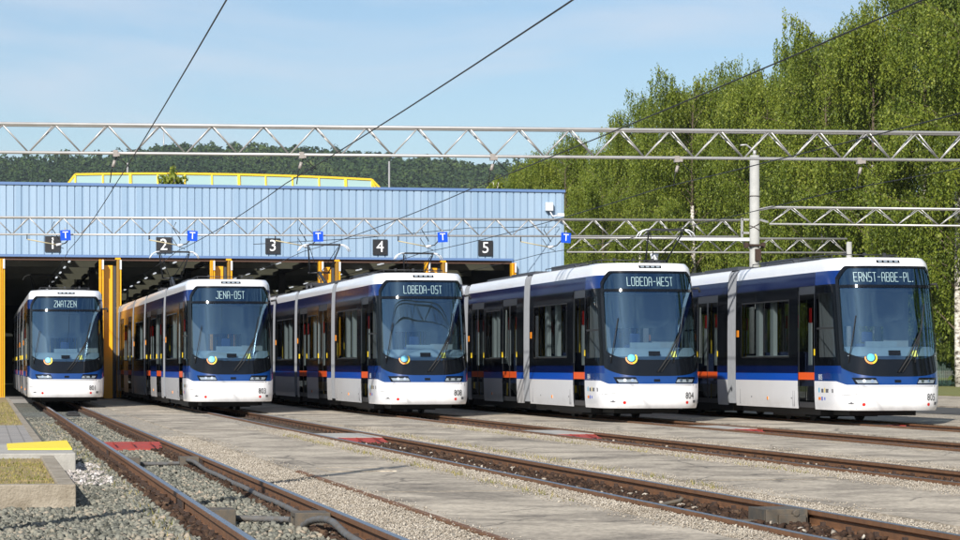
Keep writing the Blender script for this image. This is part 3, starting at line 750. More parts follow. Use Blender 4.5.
    # --- front details
    def fbox(b, x0, x1, z0, z1, th=.02, sk=0, n=8):
        fr = []; bk = []
        for i in range(n+1):
            x = x0+(x1-x0)*i/n
            fr.append([front_pt(x, z0, th), front_pt(x+sk, z1, th)]); bk.append([front_pt(x, z0, -.02), front_pt(x+sk, z1, -.02)])
        b.grid(fr, False); b.grid([[c[0] for c in fr],[c[0] for c in bk]], False); b.grid([[c[1] for c in fr],[c[1] for c in bk]], False)
        b.grid([fr[0], bk[0]], False); b.grid([fr[-1], bk[-1]], False)
    def disc(b, x, z, r, off=.02, n=16, mp=front_pt):
        vs = [mp(x, z, off)] + [mp(x+r*math.cos(2*math.pi*k/n), z+r*math.sin(2*math.pi*k/n), off) for k in range(n)]
        b.add(vs, [(0, 1+k, 1+(k+1) % n) for k in range(n)], False)
    for sg in (-1, 1):
        b = MB(); fbox(b, sg*.42, sg*.88, .848, .985, .012, -sg*.05 if False else sg*.06)
        h = b.build('headlight', M['frit'], t)
        b = MB(); fbox(b, sg*.44, sg*.84, .868, .935, .017, sg*.04)
        b.build('headlight_lens', M['lamp'], h)
        b = MB()
        for x in (.56, .72): disc(b, sg*x, .915, .036, .022)
        build_split(b, 'lamp', M['chrome'], h)
        b = MB(); disc(b, sg*.72, .42, .034, .006); b.build('reflector', M['red'], t)
    b = MB(); fbox(b, -.26, .26, 3.425, 3.485, .012); lb = b.build('camera_bar', M['frit'], t)
    b = MB()
    for k in range(4): x = -.18+.12*k; fbox(b, x-.04, x+.04, 3.437, 3.474, .018, 0, 2)
    b.build('marker_lamp', M['lamp'], lb)
    b = MB(); fbox(b, -.07, .07, .885, .94, .012); b.build('sensor', M['frit'], t)
    b = MB(); fbox(b, -.84, .98, .796, .812, .0025, 0, 20); fbox(b, -.846, -.834, .32, .795, .0025, 0, 1); fbox(b, .975, .985, .45, .795, .0025, 0, 1)
    for k in range(10): x = -1.14+.030*k; fbox(b, x, x+.034, .595+.004*k, .605+.004*k, .003, 0, 1)
    b.build('panel_joint', M['groove'], t)
    b = MB(); fbox(b, -.99, -.90, .425, .445, .006); disc(b, -.945, .445, .022, .008); fbox(b, .88, .95, .41, .47, .006); build_split(b, 'tow_point', M['groove'], t)
    # wipers
    b = MB()
    b.tube([front_pt(.02,1.10,.05), front_pt(.26,1.42,.055), front_pt(.60,1.98,.05)], .016, 6)
    b.tube([front_pt(.10,1.10,.05), front_pt(.34,1.42,.055), front_pt(.60,1.98,.05)], .011, 6)
    b.tube([front_pt(.40,1.30,.03), front_pt(.60,1.98,.035), front_pt(.74,2.55,.03)], .012, 6)
    b.tube([front_pt(-.98,1.30,.03), front_pt(-.90,1.75,.03), front_pt(-.80,2.3,.03)], .010, 6)
    build_split(b, 'wiper', M['rubber'], t)
    # badge : bright disc in an open ring
    b = MB(); disc(b, -.56, 1.41, .080, .020, 24); bd = b.build('badge', M['cyan'], t)
    for nm, a0, a1, mm in (('badge_ring', 170, 285, 'orangest'), ('badge_ring', 285, 400, 'yellowst')):
        b = MB(); o_ = []; i_ = []
        for k in range(17):
            a = R(a0+(a1-a0)*k/16); o_.append(front_pt(-.555+.13*math.cos(a), 1.402+.13*math.sin(a), .0205)); i_.append(front_pt(-.558+.10*math.cos(a), 1.408+.10*math.sin(a), .0205))
        b.grid([o_, i_], False); b.build(nm, M[mm], bd)
    b = MB(); fbox(b, .36, .48, 1.43, 1.56, .020, 0, 2); b.build('permit_sticker', mat('pale_green_sticker', (.50,.58,.16), .5) if 'pale_green_sticker' not in bpy.data.materials else bpy.data.materials['pale_green_sticker'], t)
    b = MB(); fbox(b, -.16, .10, 1.46, 1.56, .012, 0, 3); b.build('card_reader', M['frit'], t)
    # camera mirror arm, right
    b = MB(); p = S(.80, 2.98, .02); b.tube([p, (p[0]+.12, p[1]-.05, p[2]+.02), (p[0]+.14, p[1]-.08, p[2]-.08)], .03, 6)
    b.build('mirror_camera', M['rubber'], t)
    # --- cab inside
    b = MB()
    rows = []
    for i in range(9):
        z = 1.24+.03*i; k = i/8
        rows.append([(x, front_pt(x*.9, 1.3, 0)[1]+.10+k*.28+.0*z, 1.44+.20*math.sin(k*math.pi/2)) for x in frange(-.98, .98, 16)])
    b.grid(rows); rows = [[(x, front_pt(x*.9,1.3,0)[1]+.38+.10*i, 1.64-.14*i) for x in frange(-.98,.98,16)] for i in range(3)]; b.grid(rows)
    b.box(-.35,.35, .98,1.05, 1.60,1.76)
    b.build('dashboard', M['dash'], t)
    b = MB(); b.box(-.27,.27,1.42,1.86,.95,1.08); b.box(-.26,.26,1.80,1.92,1.08,1.72); b.box(-.13,.13,1.82,1.90,1.74,1.98); b.build('driver_seat', M['seat'], t, bevel=.04)
    b = MB(); b.box(-1.02,-.45,2.03,2.06,.35,2.85); b.box(.45,1.02,2.03,2.06,.35,2.85); b.box(-.45,.45,2.03,2.06,2.1,2.85); b.build('cab_partition', M['inside'], t)
    # --- passenger modules: doors and windows as (kind, y0, y1)
    lay = [(1.96, 7.65, [('door',1.97,3.08),('win',3.70,7.20)]),
           (8.30, 15.50, [('door',9.15,10.90),('win',11.15,13.05),('door',13.30,15.0)]),
           (16.05, 20.95, [('win',16.6,20.4)]),
           (21.50, 28.70, [('door',22.0,23.7),('win',23.95,25.85),('door',26.1,27.85)]),
           (29.35, LT-1.96, [('win',29.8,33.3),('door',33.9,35.03)])]
    zr_w = (1.42, 2.72)
    sk_w, sk_b, sk_n, sk_k, sk_u, fas, glass, frames, pil = MB(), MB(), MB(), MB(), MB(), MB(), MB(), MB(), MB()
    def panel(b, s, y0, y1, z0, z1, off=0, n=1):
        zs = frange(z0, z1, n)
        b.grid([[side_pt(s, y0, z, off) for z in zs], [side_pt(s, y1, z, off) for z in zs]], True)
    for (m0, m1, feats) in lay:
        doors = [(a, c) for k, a, c in feats if k == 'door']; wins = [(a, c) for k, a, c in feats if k == 'win']
        solid = []; y = m0
        for a, c in doors:
            if a > y: solid.append((y, a))
            y = c
        if y < m1: solid.append((y, m1))
        for s in (-1, 1):
            for a, c in solid:
                panel(sk_w, s, a, c, .29, .905, 0, 6); panel(sk_b, s, a, c, .905, 1.07, 0, 1); panel(sk_n, s, a, c, 1.07, 1.235, 0, 1)
                panel(sk_k, s, a, c, 1.235, zr_w[0], 0, 2); panel(sk_k, s, a, c, zr_w[1], 2.98, 0, 2)
                y = a
                for wa, wc in wins:
                    if wa >= a and wc <= c:
                        if wa > y: panel(sk_k, s, y, wa, *zr_w, 0, 6)
                        y = wc
                if y < c: panel(sk_k, s, y, c, *zr_w, 0, 6)
            panel(sk_u, s, m0, m1, 2.98, 3.27, 0, 3); panel(fas, s, m0, m1, 3.27, 3.48, 0, 4)
            panel(fas, s, m0, m1, 3.48, 3.54, 0, 2)
            fas.grid([[side_pt(s, y_, 3.54, 0) for y_ in (m0, m1)], [(s*.62, y_, 3.565) for y_ in (m0, m1)]], True)
            for wa, wc in wins:
                panel(glass, s, wa, wc, *zr_w, -.004, 4)
                for z in (zr_w[0], zr_w[1]-.03): panel(frames, s, wa, wc, z, z+.03, .004)
                for y_ in (wa, wc-.03): panel(frames, s, y_, y_+.03, *zr_w, .004, 4)
                if wc-wa > 3: panel(frames, s, (wa+wc)/2-.02, (wa+wc)/2+.02, *zr_w, .004, 4)
                for k in (.42, .72):      # slender pillars seen behind the glass
                    yy = wa+(wc-wa)*k; pil.box(s*.99-.05, s*.99+.05, yy, yy+.22, 1.35, 2.72)
                pil.box(s*.99-.05, s*.99+.05, wa+.05, wa+.20, 1.35, 2.72)
                pil.box(s*1.0-.04, s*1.0+.04, wa, wc, 1.30, 1.47)
        for a, c in doors:
            for s in (-1, 1):
                n = 2 if c-a > 1.4 else 1
                for k in range(n):
                    d0 = a+(c-a)*k/n; d1 = a+(c-a)*(k+1)/n
                    d = MB()
                    panel(d, s, d0, d1, 2.80, 2.98, -.012); panel(d, s, d0, d0+.07, .32, 2.80, -.012, 8); panel(d, s, d1-.07, d1, .32, 2.80, -.012, 8); panel(d, s, d0+.07, d1-.07, .32, .44, -.012)
                    dd = d.build('door', M['doorframe'], t)
                    d = MB(); panel(d, s, d0+.07, d1-.07, .44, .94, -.014, 2); panel(d, s, d0+.07, d1-.07, 1.10, 2.80, -.014, 6); d.build('door_glass', M['sideglass'], dd)
                    d = MB(); panel(d, s, d0+.02, d1-.02, .93, 1.09, -.006, 1); d.build('door_band', M['orange'], dd)
                    d = MB(); yy = d0+(d1-d0)*.45; d.box(s*1.06-.012, s*1.06+.012, yy, yy+.10, 2.18, 2.5); d.build('door_notice', M['red'], dd)
                    d = MB(); d.box(s*1.04-.015, s*1.04+.015, yy+.02, yy+.20, 1.25, 2.18); d.build('door_grip', M['pale'], dd)
                    d = MB(); d.box(s*1.158-.012, s*1.158+.012, d0-.03 if k == 0 else d1-.02, d0+.02 if k == 0 else d1+.03, 1.46, 1.60); d.build('door_button', M['yellowst'], dd)
    for bb, nm, mm in ((sk_w,'side_apron','white'),(sk_b,'blue_stripe','blue'),(sk_n,'navy_stripe','navy'),(sk_k,'window_surround','black'),(sk_u,'upper_band','navy'),(fas,'roof_fascia','white'),(glass,'side_window','sideglass'),(frames,'window_frame','rubber')):
        build_split(bb, nm, M[mm], t)
    build_split(pil, 'inner_pillar', M['pale'], t)
    # bellows with folds
    for (a, c) in ((7.65,8.30),(15.50,16.05),(20.95,21.50),(28.70,29.35)):
        b = MB(); cols = []
        n = 14
        zs = [.34,.5,.9,1.3,2.0,2.7,3.1,3.3,3.42,3.50]
        for s in (-1, 1):
            for i in range(n):
                pass
        prof = [(-(lerp(WP,z)), z) for z in zs] + [(-.8,3.55),(.8,3.55)] + [(lerp(WP,z), z) for z in zs[::-1]]
        for i in range(n+1):
            y = a+(c-a)*i/n; k = .975 if i % 2 else 1.005
            cols.append([(x*k, y, z) for x, z in prof])
        b.grid(cols, False); b.build('bellows', M['bellows'], t)
    # floor, ceiling, roof, underframe
    b = MB(); b.box(-1.06,1.06,1.5,LT-1.5,.33,.38); b.build('floor', M['dark'], t)
    b = MB(); b.box(-1.04,1.04,1.7,LT-1.7,2.86,2.90); b.build('ceiling', M['inside'], t)
    b = MB()
    for (m0, m1, f) in lay: b.box(-.625,.625,m0,m1,3.50,3.557)
    b.build('roof', M['white'], t)
    b = MB()
    for (a, c, h, w) in ((2.9,4.3,.07,.7),(4.7,7.0,.13,.75),(8.8,11.6,.10,.75),(12.0,15.0,.09,.7),(18.9,20.4,.08,.7),(22,25.5,.09,.75),(30.2,34.0,.09,.75)):
        b.box(-w, w, a, c, 3.56, 3.56+h)
    build_split(b, 'roof_equipment', M['roofgrey'], t)
    b = MB()
    for s in (-1, 1):
        b.tube([(s*.75, 2.0, 3.66),(s*.75, 7.6, 3.66)], .012, 6)
        for y in frange(2.0, 7.6, 5): b.tube([(s*.75,y,3.54),(s*.75,y,3.66)], .010, 5)
    b.tube([(-.75,2.0,3.66),(.75,2.0,3.66)], .012, 6)
    for x in (-.45, 0, .45): b.box(x-.03,x+.03,1.97,2.03,3.64,3.70)
    b.build('roof_rail', M['darkmetal'], t)
    b = MB()
    for (m0, m1, f) in lay: b.box(-1.0,1.0,m0+.05,m1-.05,.16,.32)
    b.box(-.75,.75,.9,1.9,.17,.30); b.box(-.75,.75,LT-1.9,LT-.9,.17,.30)
    b.build('underframe', M['rubber'], t)
    for y in (4.6, 18.6, 31.5, 11.8, 25.0):
        b = MB(); b.box(-.85,.85,y-1.15,y+1.15,.10,.30); bg_ = b.build('bogie', M['rubber'], t)
        for dy in (-.85, .85):
            b = MB()
            for s in (-1, 1): b.tube([(s*(HG)-.05,y+dy,.29),(s*(HG)+.05,y+dy,.29)], .29, 20)
            b.tube([(-HG,y+dy,.29),(HG,y+dy,.29)], .06, 8); b.build('wheelset', M['darkmetal'], bg_)
    # seats
    b = MB()
    for (y0, y1) in ((3.6,7.2),(11.3,13.0),(16.8,20.2),(24.0,25.8),(29.8,33.3)):
        y = y0
        while y < y1-.4:
            for s in (-1, 1):
                b.box(s*.72-.24, s*.72+.24, y, y+.42, .78, .86); b.box(s*.72-.24, s*.72+.24, y+.40, y+.46, .86, 1.55)
            y += .85
    build_split(b, 'seat', M['seat'], t)
    b = MB()
    for y in (3.2, 5.4, 9.2, 10.8, 12.1, 13.4, 14.9, 17.5, 19.6, 22.3, 24.8, 27):
        for s in (-.42, .42): b.tube([(s,y,.38),(s,y,2.86)], .018, 6)
    build_split(b, 'grab_pole', M['yellowst'], t)
    # side marker lights
    for s in (-1, 1):
        b = MB()
        for y in (7.42, 15.3, 20.7): b.box(s*1.153-.02, s*1.153+.02, y, y+.14, 1.92, 2.08)
        build_split(b, 'marker_light', M['amber'], t)
        b = MB()
        for y in (5.2, 12.2): b.box(s*1.152-.01, s*1.152+.012, y, y+.07, .46, .53)
        build_split(b, 'side_reflector', M['amber'], t)
        b = MB()
        for y in (3.42, 3.07+.25, 7.3): b.box(s*1.150-.008, s*1.150+.012, y, y+.012, .34, .88)
        for y in (6.4, 3.5): b.box(s*1.150-.008, s*1.150+.012, y, y+.05, .50, .53)
        b.build('apron_joint', M['groove'], t)
    # small stickers by the front door (left side)
    for (y0, y1, z0, z1, mm) in ((1.62,1.70,.66,.76,'cyan'),(1.38,1.52,.66,.74,'groove'),(1.28,1.33,.66,.76,'yellowst'),(1.10,1.24,.66,.74,'groove'),(1.56,1.72,.50,.56,'orangest'),(1.44,1.52,.49,.57,'signblue'),(1.28,1.34,.50,.56,'signblue')):
        b = MB(); b.grid([[S(-(1+(y-(lerp(YP,z)+DN))/(Y1-lerp(YP,z)-DN)), z, .003) for z in (z0, z1)] for y in (max(y0,1.12), y1)], False)
        b.build('operator_sticker', M[mm], t)
    return t

def pantograph(parent, y, flip=1):
    b = MB(); zb = 3.60
    b.box(-.55,.55,y-.6,y+.6,zb-.03,zb+.05)
    for x in (-.45,.45):
        for dy in (-.5,.5): b.tube([(x,y+dy,zb-.03),(x,y+dy,zb+.22)], .05, 8)
    b.bar((-.5,y-.5,zb+.22),(.5,y-.5,zb+.22),.06); b.bar((-.5,y+.5,zb+.22),(.5,y+.5,zb+.22),.06)
    p = b.build('pantograph_base', M['darkmetal'], parent)
    kn = Vector((0, y+.95*flip, 4.22))
    b = MB(); b.tube([(0,y-.45*flip,zb+.25), kn], .055, 8); b.tube([(-.12,y-.45*flip,zb+.25),(-.06,y+.9*flip,4.15)], .02, 6)
    b.tube([kn-Vector((.36,0,0)), kn+Vector((.36,0,0))], .028, 6)
    for s in (-1, 1):
        b.tube([kn+Vector((s*.30,0,0)), (s*.50,y-.1*flip,5.0)], .024, 6); b.tube([kn+Vector((s*.05,0,0)), (s*.46,y-.1*flip,5.0)], .012, 5)
    b.build('pantograph_arm', M['darkmetal'], p)
    b = MB()
    for dy in (-.16, .16):
        b.bar((-.50,y-.1*flip+dy,5.07),(.50,y-.1*flip+dy,5.07),.05,.045)
    b.bar((-.50,y-.1*flip-.16,5.04),(-.50,y-.1*flip+.16,5.04),.03); b.bar((.50,y-.1*flip-.16,5.04),(.50,y-.1*flip+.16,5.04),.03)
    cs = b.build('contact_strip', M['darkmetal'], p)
    b = MB()
    for s in (-1, 1):
        for dy in (-.16, .16):
            b.tube([(s*.50,y-.1*flip+dy,5.07),(s*.62,y-.1*flip+dy,5.06),(s*.74,y-.1*flip+dy,4.99),(s*.82,y-.1*flip+dy,4.86)], .02, 6)
    b.build('horn', M['camwhite'], cs)

# LED-like strokes on a 0..1 x 0..1 cell
ST = {'A':[[(0,0),(0,.8),(.2,1),(.8,1),(1,.8),(1,0)],[(0,.45),(1,.45)]], 'B':[[(0,0),(0,1),(.85,1),(1,.85),(1,.6),(.85,.5),(1,.4),(1,.15),(.85,0),(0,0)],[(0,.5),(.85,.5)]],
 'D':[[(0,0),(0,1),(.75,1),(1,.8),(1,.2),(.75,0),(0,0)]], 'E':[[(1,0),(0,0),(0,1),(1,1)],[(0,.5),(.8,.5)]], 'J':[[(0,.15),(.15,0),(.8,0),(1,.15),(1,1),(.5,1)]],
 'L':[[(0,1),(0,0),(1,0)]], 'N':[[(0,0),(0,1)],[(0,.85),(1,.2)],[(1,0),(1,1)]], 'O':[[(.15,0),(0,.15),(0,.85),(.15,1),(.85,1),(1,.85),(1,.15),(.85,0),(.15,0)]],
 'P':[[(0,0),(0,1),(.85,1),(1,.85),(1,.6),(.85,.48),(0,.48)]], 'R':[[(0,0),(0,1),(.85,1),(1,.85),(1,.6),(.85,.48),(0,.48)],[(.45,.48),(1,0)]],
 'S':[[(0,0),(.85,0),(1,.15),(1,.4),(.85,.5),(.15,.5),(0,.62),(0,.85),(.15,1),(1,1)]], 'T':[[(0,1),(1,1)],[(.5,1),(.5,0)]],
 'W':[[(0,1),(0,0)],[(0,.12),(.5,.5),(1,.12)],[(1,0),(1,1)]], 'Z':[[(0,1),(1,1),(1,.82),(0,.18),(0,0),(1,0)]], '-':[[(.1,.5),(.9,.5)]], '.':[[(.0,0),(.2,0),(.2,.07)]]}
def led_text(s, cx, cz, parent, h=.19, pitch=.098, w=.066, th=.0095):
    b = MB(); n = len(s); L = pitch*(n-1)+w
    for i, ch in enumerate(s):
        x0 = cx-L/2+pitch*i; x0 = x0 - (pitch*.0)
        for pl in ST.get(ch, []):
            for (ax, az), (bx, bz) in zip(pl, pl[1:]):
                A = Vector((x0+ax*w, cz-h/2+az*h)); B = Vector((x0+bx*w, cz-h/2+bz*h)); d = (B-A).normalized(); nn = Vector((-d.y, d.x))*th/2
                A2 = A-d*th/2; B2 = B+d*th/2
                q = [A2-nn, B2-nn, B2+nn, A2+nn]
                b.add([front_pt(p.x, p.y, .012) for p in q], [(0,1,2,3)])
        if ch == 'Ä': pass
    o = b.build('destination_text', M['led'], parent); return o
def num_text(s, cx, cz, size, parent, name='fleet_number', m='inkblack', mp=None, sx=.75):
    vs, fs = text_geo(s, size); b = MB()
    mp = mp or (lambda x, z: front_pt(cx+x*sx, cz+z, .016))
    b.add([mp(v[0], v[1]) for v in vs], fs); return b.build(name, M[m], parent)

proto = build_tram()
NOSE = [(2.42,75.3,R(.1)),(6.42,64.9,R(.6)),(10.64,59.4,R(.45)),(14.61,52.7,R(.3)),(18.83,49.0,R(.1))]
TXT = ['ZWATZEN','JENA-OST','LOBEDA-OST','LOBEDA-WEST','ERNST-ABBE-PL.']
NUM = ['801','803','808','804','805']
LAB = ['blue and white tram showing ZWATZEN, number 801, farthest back in the leftmost hall door',
       'blue and white tram showing JENA-OST, number 803, second from the left',
       'blue and white tram showing LOBEDA-OST, number 808, in the middle of the row',
       'blue and white tram showing LOBEDA-WEST, number 804, second from the right',
       'blue and white tram showing ERNST-ABBE-PL., number 805, nearest at the right end']
for i, (x, y, rz) in enumerate(NOSE):
    t = proto if i == 0 else None
    if t is None:
        t = copy_tree(proto_src)
    else:
        proto_src = copy_tree(proto)      # untouched spare to copy from, removed below
    t.location = (x, y, 0); t.rotation_euler = (0,0,rz)
    tag(t, LAB[i], 'tram', 'trams standing in front of the depot')
    led_text(TXT[i], -.10 if i == 4 else -.03, 3.12, t)
    num_text(NUM[i], .78, .57, .20, t)
    # white number on the stripe, left side behind the front door pillar
    vs, fs = text_geo(NUM[i], .17); b = MB()
    b.add([S(-(1+((1.55-v[0])-(lerp(YP,.99)+DN))/(Y1-lerp(YP,.99)-DN)), .985+v[1], .012) for v in vs], fs); b.build('side_number', M['inkwhite'], t)
    pantograph(t, {1:18.2, 2:17.9, 3:29.9, 4:18.0, 0:29.9}[i])
    if i == 4: MB().tube([(0,19.1,3.57),(0,19.1,4.35),(0,19.1,4.45)], [.15,.11,.13], 12).build('insulator_post', M['camwhite'], t)
def kill(o):
    for c in children(o): kill(c)
    bpy.data.objects.remove(o)
kill(proto_src)

# ================================================================== DEPOT HALL
FX0, FX1, FQ = -14.0, 22.5, 95.0
ZL, ZT = 5.42, 8.22
hall = empty('depot_hall', (4.25, FQ, 0)); tag(hall, 'long flat depot hall with light blue ribbed metal front above five tram doors', 'depot hall')
H = lambda b: rel(b, hall)
b = MB()
# ribbed sheet: alternating wide pan and narrow rib
x = FX0; pts = []
while x < FX1-.02:
    pts += [(x, FQ-.035), (x+.235, FQ-.035), (x+.243, FQ+.012), (x+.277, FQ+.012)]; x += .285
pts = [(min(px, FX1), py) for px, py in pts] + [(FX1, FQ-.035)]
b.grid([[(px, py, ZL+.06) for px, py in pts], [(px, py, ZT-.10) for px, py in pts]], False, flip=True)
LX = 20.45
pts2 = [(px, py) for px, py in pts if px >= LX]; pts2 = [(LX, FQ)] + pts2
b.grid([[(px, py, 0) for px, py in pts2], [(px, py, ZL+.06) for px, py in pts2]], False, flip=True)
b.add([(FX1,FQ,0),(FX1,175,0),(FX1,175,ZT-.1),(FX1,FQ,ZT-.1)], [(0,1,2,3)])
b.add([(FX0,FQ,0),(FX0,175,0),(FX0,175,ZT-.1),(FX0,FQ,ZT-.1)], [(3,2,1,0)])
H(b).build('front_cladding', M['clad'], hall)
b = MB(); b.box(FX0-.05, FX1+.05, FQ-.09, FQ+.2, ZT-.10, ZT); H(b).build('roof_edge_trim', M['trim'], hall)
b = MB(); b.box(FX0, LX, FQ-.06, FQ+.05, ZL-.03, ZL+.055); b.box(LX-.06, LX, FQ-.05, FQ+.05, 0, ZL-.03); H(b).build('door_head_trim', M['trim'], hall)
b = MB(); b.box(FX0, LX, FQ+.06, FQ+.3, ZL-.15, ZL-.035); H(b).build('door_track', mat('rusty_track', (.09,.045,.03), .8), hall)
b = MB(); gl = MB(); yy = FQ+.25; k = 0
while True:
    yh = FQ+3+7.4*k-4.4+(1.6 if k == 0 else 0)
    if yh > 170: break
    b.box(FX0, FX1, yy, yh, ZT-.25, ZT-.12)
    xx = FX0
    for c in [2.4+4.2*j for j in range(-3, 5)]:
        b.box(xx, c-.6, yh, yh+1.3, ZT-.25, ZT-.12); gl.box(c-.6, c+.6, yh, yh+1.3, ZT-.17, ZT-.16); xx = c+.6
    b.box(xx, FX1, yh, yh+1.3, ZT-.25, ZT-.12)
    yy = yh+1.3; k += 1
b.box(FX0, FX1, yy, 175, ZT-.25, ZT-.12)
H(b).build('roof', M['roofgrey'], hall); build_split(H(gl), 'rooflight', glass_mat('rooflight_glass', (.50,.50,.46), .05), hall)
b = MB(); y = FQ+3
while y < 174:
    b.box(FX0+.1, FX1-.1, y-.10, y+.12, 5.70, 6.04); y += 7.4  # upper half of each cross beam coloured dark to stand for shade
for x in (.4, 4.6, 8.8, 13.0, 17.2): b.box(x-.06, x+.06, FQ+.4, 174, 5.36, 5.54)
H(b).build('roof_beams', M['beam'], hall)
b = MB(); y = FQ+3
while y < 174: b.box(FX0+.1, FX1-.1, y-.16, y-.10, 5.42, 5.70); y += 7.4
build_split(H(b), 'purlin', mat('pale_purlin', (.25,.25,.215), .6, var=.3, vscale=.8), hall)
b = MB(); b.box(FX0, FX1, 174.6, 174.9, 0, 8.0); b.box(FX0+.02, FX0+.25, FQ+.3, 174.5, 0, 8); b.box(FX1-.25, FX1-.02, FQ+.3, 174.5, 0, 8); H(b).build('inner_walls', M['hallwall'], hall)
b = MB()
for x in (.45, 4.65, 8.85, 13.05, 17.25):
    for y in (110, 125, 140, 155): b.box(x-.15, x+.15, y-.15, y+.15, 0, 6.2)
build_split(H(b), 'inner_column', M['beam'], hall)
b = MB()
for x in (2.4, 6.6, 10.8, 15.0):
    y = 99
    while y < 168: b.box(x-.035+.9, x+.035+.9, y, y+1.4, 5.40, 5.44); y += 6
build_split(H(b), 'lamp_strip', mat('lit_lamp', (.9,.95,1), .5, emit=.6), hall)
b = MB()
for x in (4.5, 8.7, 12.9):
    y = 98
    while y < 165: b.tube([(x-1.3, y, 5.95),(x-1.0, y, 5.5)], .05, 6); y += 5.5
build_split(H(b), 'ceiling_bracket', M['pale'], hall)
# door bays
def door_group(x, label, side='both'):
    g = empty('folding_door', (x, FQ, 0)); tag(g, label, 'folding door', 'yellow folding doors of the hall')
    z1 = ZL-.12
    if side != 'left':
        b = MB(); b.box(-.16, .17, .14, .34, 0, ZL-.33); b.build('door_post', M['yellow'], g)
        b = MB(); b.box(.18, .30, .2, .5, 0, ZL-.35); b.build('dark_post', M['beam'], g)
        b = MB()
        b.box(.31, .35, -.26, .1, .04, z1); b.box(.37, .40, -.25, .1, .04, z1); b.box(.42, .47, -.28, .1, .04, z1); b.build('door_leaf', M['yellowdk'], g)
        b = MB(); b.box(.425, .475, -.31, -.281, .04, z1); b.box(.25,.45,-.25,-.02,z1+.002,z1+.07); b.build('leaf_edge', M['yellow'], g)
    b = MB(); b.box(-.36, -.32, -.26, .1, .04, z1); b.box(-.30, -.27, -.25, .1, .04, z1); b.box(-.24, -.19, -.28, .1, .04, z1); b.build('door_leaf', M['yellow'], g)
    b = MB()
    for dx in ((-.22, .45) if side != 'left' else (-.22,)): b.box(dx-.035, dx+.035, -.34, -.315, z1-.38, z1-.02)
    b.build('hinge_cover', M['camwhite'], g)
    return g
bays = [(.92,'yellow folded door leaves at the left edge of the photo','left'),(4.62,'yellow door post with folded leaves between the ZWATZEN and JENA-OST trams','both'),
        (8.85,'yellow door post with folded leaves above the JENA-OST tram','both'),(13.05,'yellow door post with folded leaves above the LOBEDA-OST tram','both'),
        (17.25,'yellow door post with folded leaves left above the LOBEDA-WEST tram','both'),(20.7,'yellow folded door leaf at the right end of the hall opening','left')]
for x, l, s in bays: door_group(x, l, s)
b = MB(); b.box(5.02, 5.25, FQ-.30, FQ-.12, .15, 1.0); b.box(5.04, 5.2, FQ-.31, FQ-.14, 1.02, 1.42)
tag(b.build('control_box', mat('olive_box', (.36,.30,.03), .5), origin=(5.1,FQ-.2,.15)), 'small door control box beside the first yellow post', 'control box')
# bay numbers
for i in range(5):
    x = 2.52+4.2*i; g = empty('number_sign', (x, FQ-.08, 5.88)); tag(g, 'black square sign with white numeral %d on the blue hall front' % (i+1), 'number sign', 'numbers above the hall doors')
    MB().box(-.29,.29,-.02,.02,-.30,.30).build('plate', M['signblack'], g)
    vs, fs = text_geo(str(i+1), .62); b = MB(); b.add([(v[0], -.024, v[1]-.0) for v in vs], fs); b.build('numeral', M['inkwhite'], g)
# security camera, floodlight
g = empty('security_camera', (22.0, FQ-.05, 7.35)); tag(g, 'white security camera box on bracket near the right corner of the hall', 'camera')
MB().box(-.28,.02,-.22,-.02,.02,.36).build('housing', M['camwhite'], g, bevel=.02)
b = MB(); b.tube([(-.1,-.1,.02),(0,-.2,-.2),(.25,-.3,-.15)], .03, 6); b.box(.15,.42,-.40,-.25,-.2,-.08); b.build('bracket', M['camwhite'], g)
# skylight on the roof
sk = empty('roof_skylight', (10.3, 112, ZT-.12)); tag(sk, 'long glazed skylight with bright yellow frame on the hall roof', 'skylight')
xs = [3.35, 3.95] + [3.95+(17.35-3.95)*k/11 for k in range(1, 12)] + [18.1]
def sky_h(x):
    k = (x-10.2)/6.8; return 1.80-.13*k*k
GF = MB(); GG = MB(); n = len(xs)
for i in range(n-1):
    a, c = xs[i], xs[i+1]
    ha = .9 if i == 0 else sky_h(a); hc = .9 if i == n-2 else sky_h(c)
    if i in (3, 6): off = .0
    A = Vector((a-10.3, 0, 0)); C = Vector((c-10.3, 0, 0))
    GG.add([(a-10.3,-1.2,0),(c-10.3,-1.2,0),(c-10.3,-.6,hc),(a-10.3,-.6,ha)], [(0,1,2,3)])
    GG.add([(a-10.3,1.8,0),(c-10.3,1.8,0),(c-10.3,.4,hc),(a-10.3,.4,ha)], [(3,2,1,0)])
    GF.bar((a-10.3,-.62,ha+.02),(c-10.3,-.62,hc+.02),.09); 
    GF.bar((a-10.3,.42,ha+.02),(c-10.3,.42,hc+.02),.09); GF.add([(a-10.3,-.6,ha+.05),(c-10.3,-.6,hc+.05),(c-10.3,.4,hc+.05),(a-10.3,.4,ha+.05)], [(0,1,2,3)])
    lean = .25 if i % 4 == 3 else 0
    GF.bar((a-10.3,-1.22,0),(a-10.3-lean*.0,-.62,ha),.12 if i % 4 == 3 else .07)
GF.bar((xs[-1]-10.3,-1.22,0),(xs[-2]-10.3,-.62,sky_h(xs[-2])),.08)
GG.build('glazing', M['skyglass'], sk); GF.build('frame', M['yellowframe'], sk)

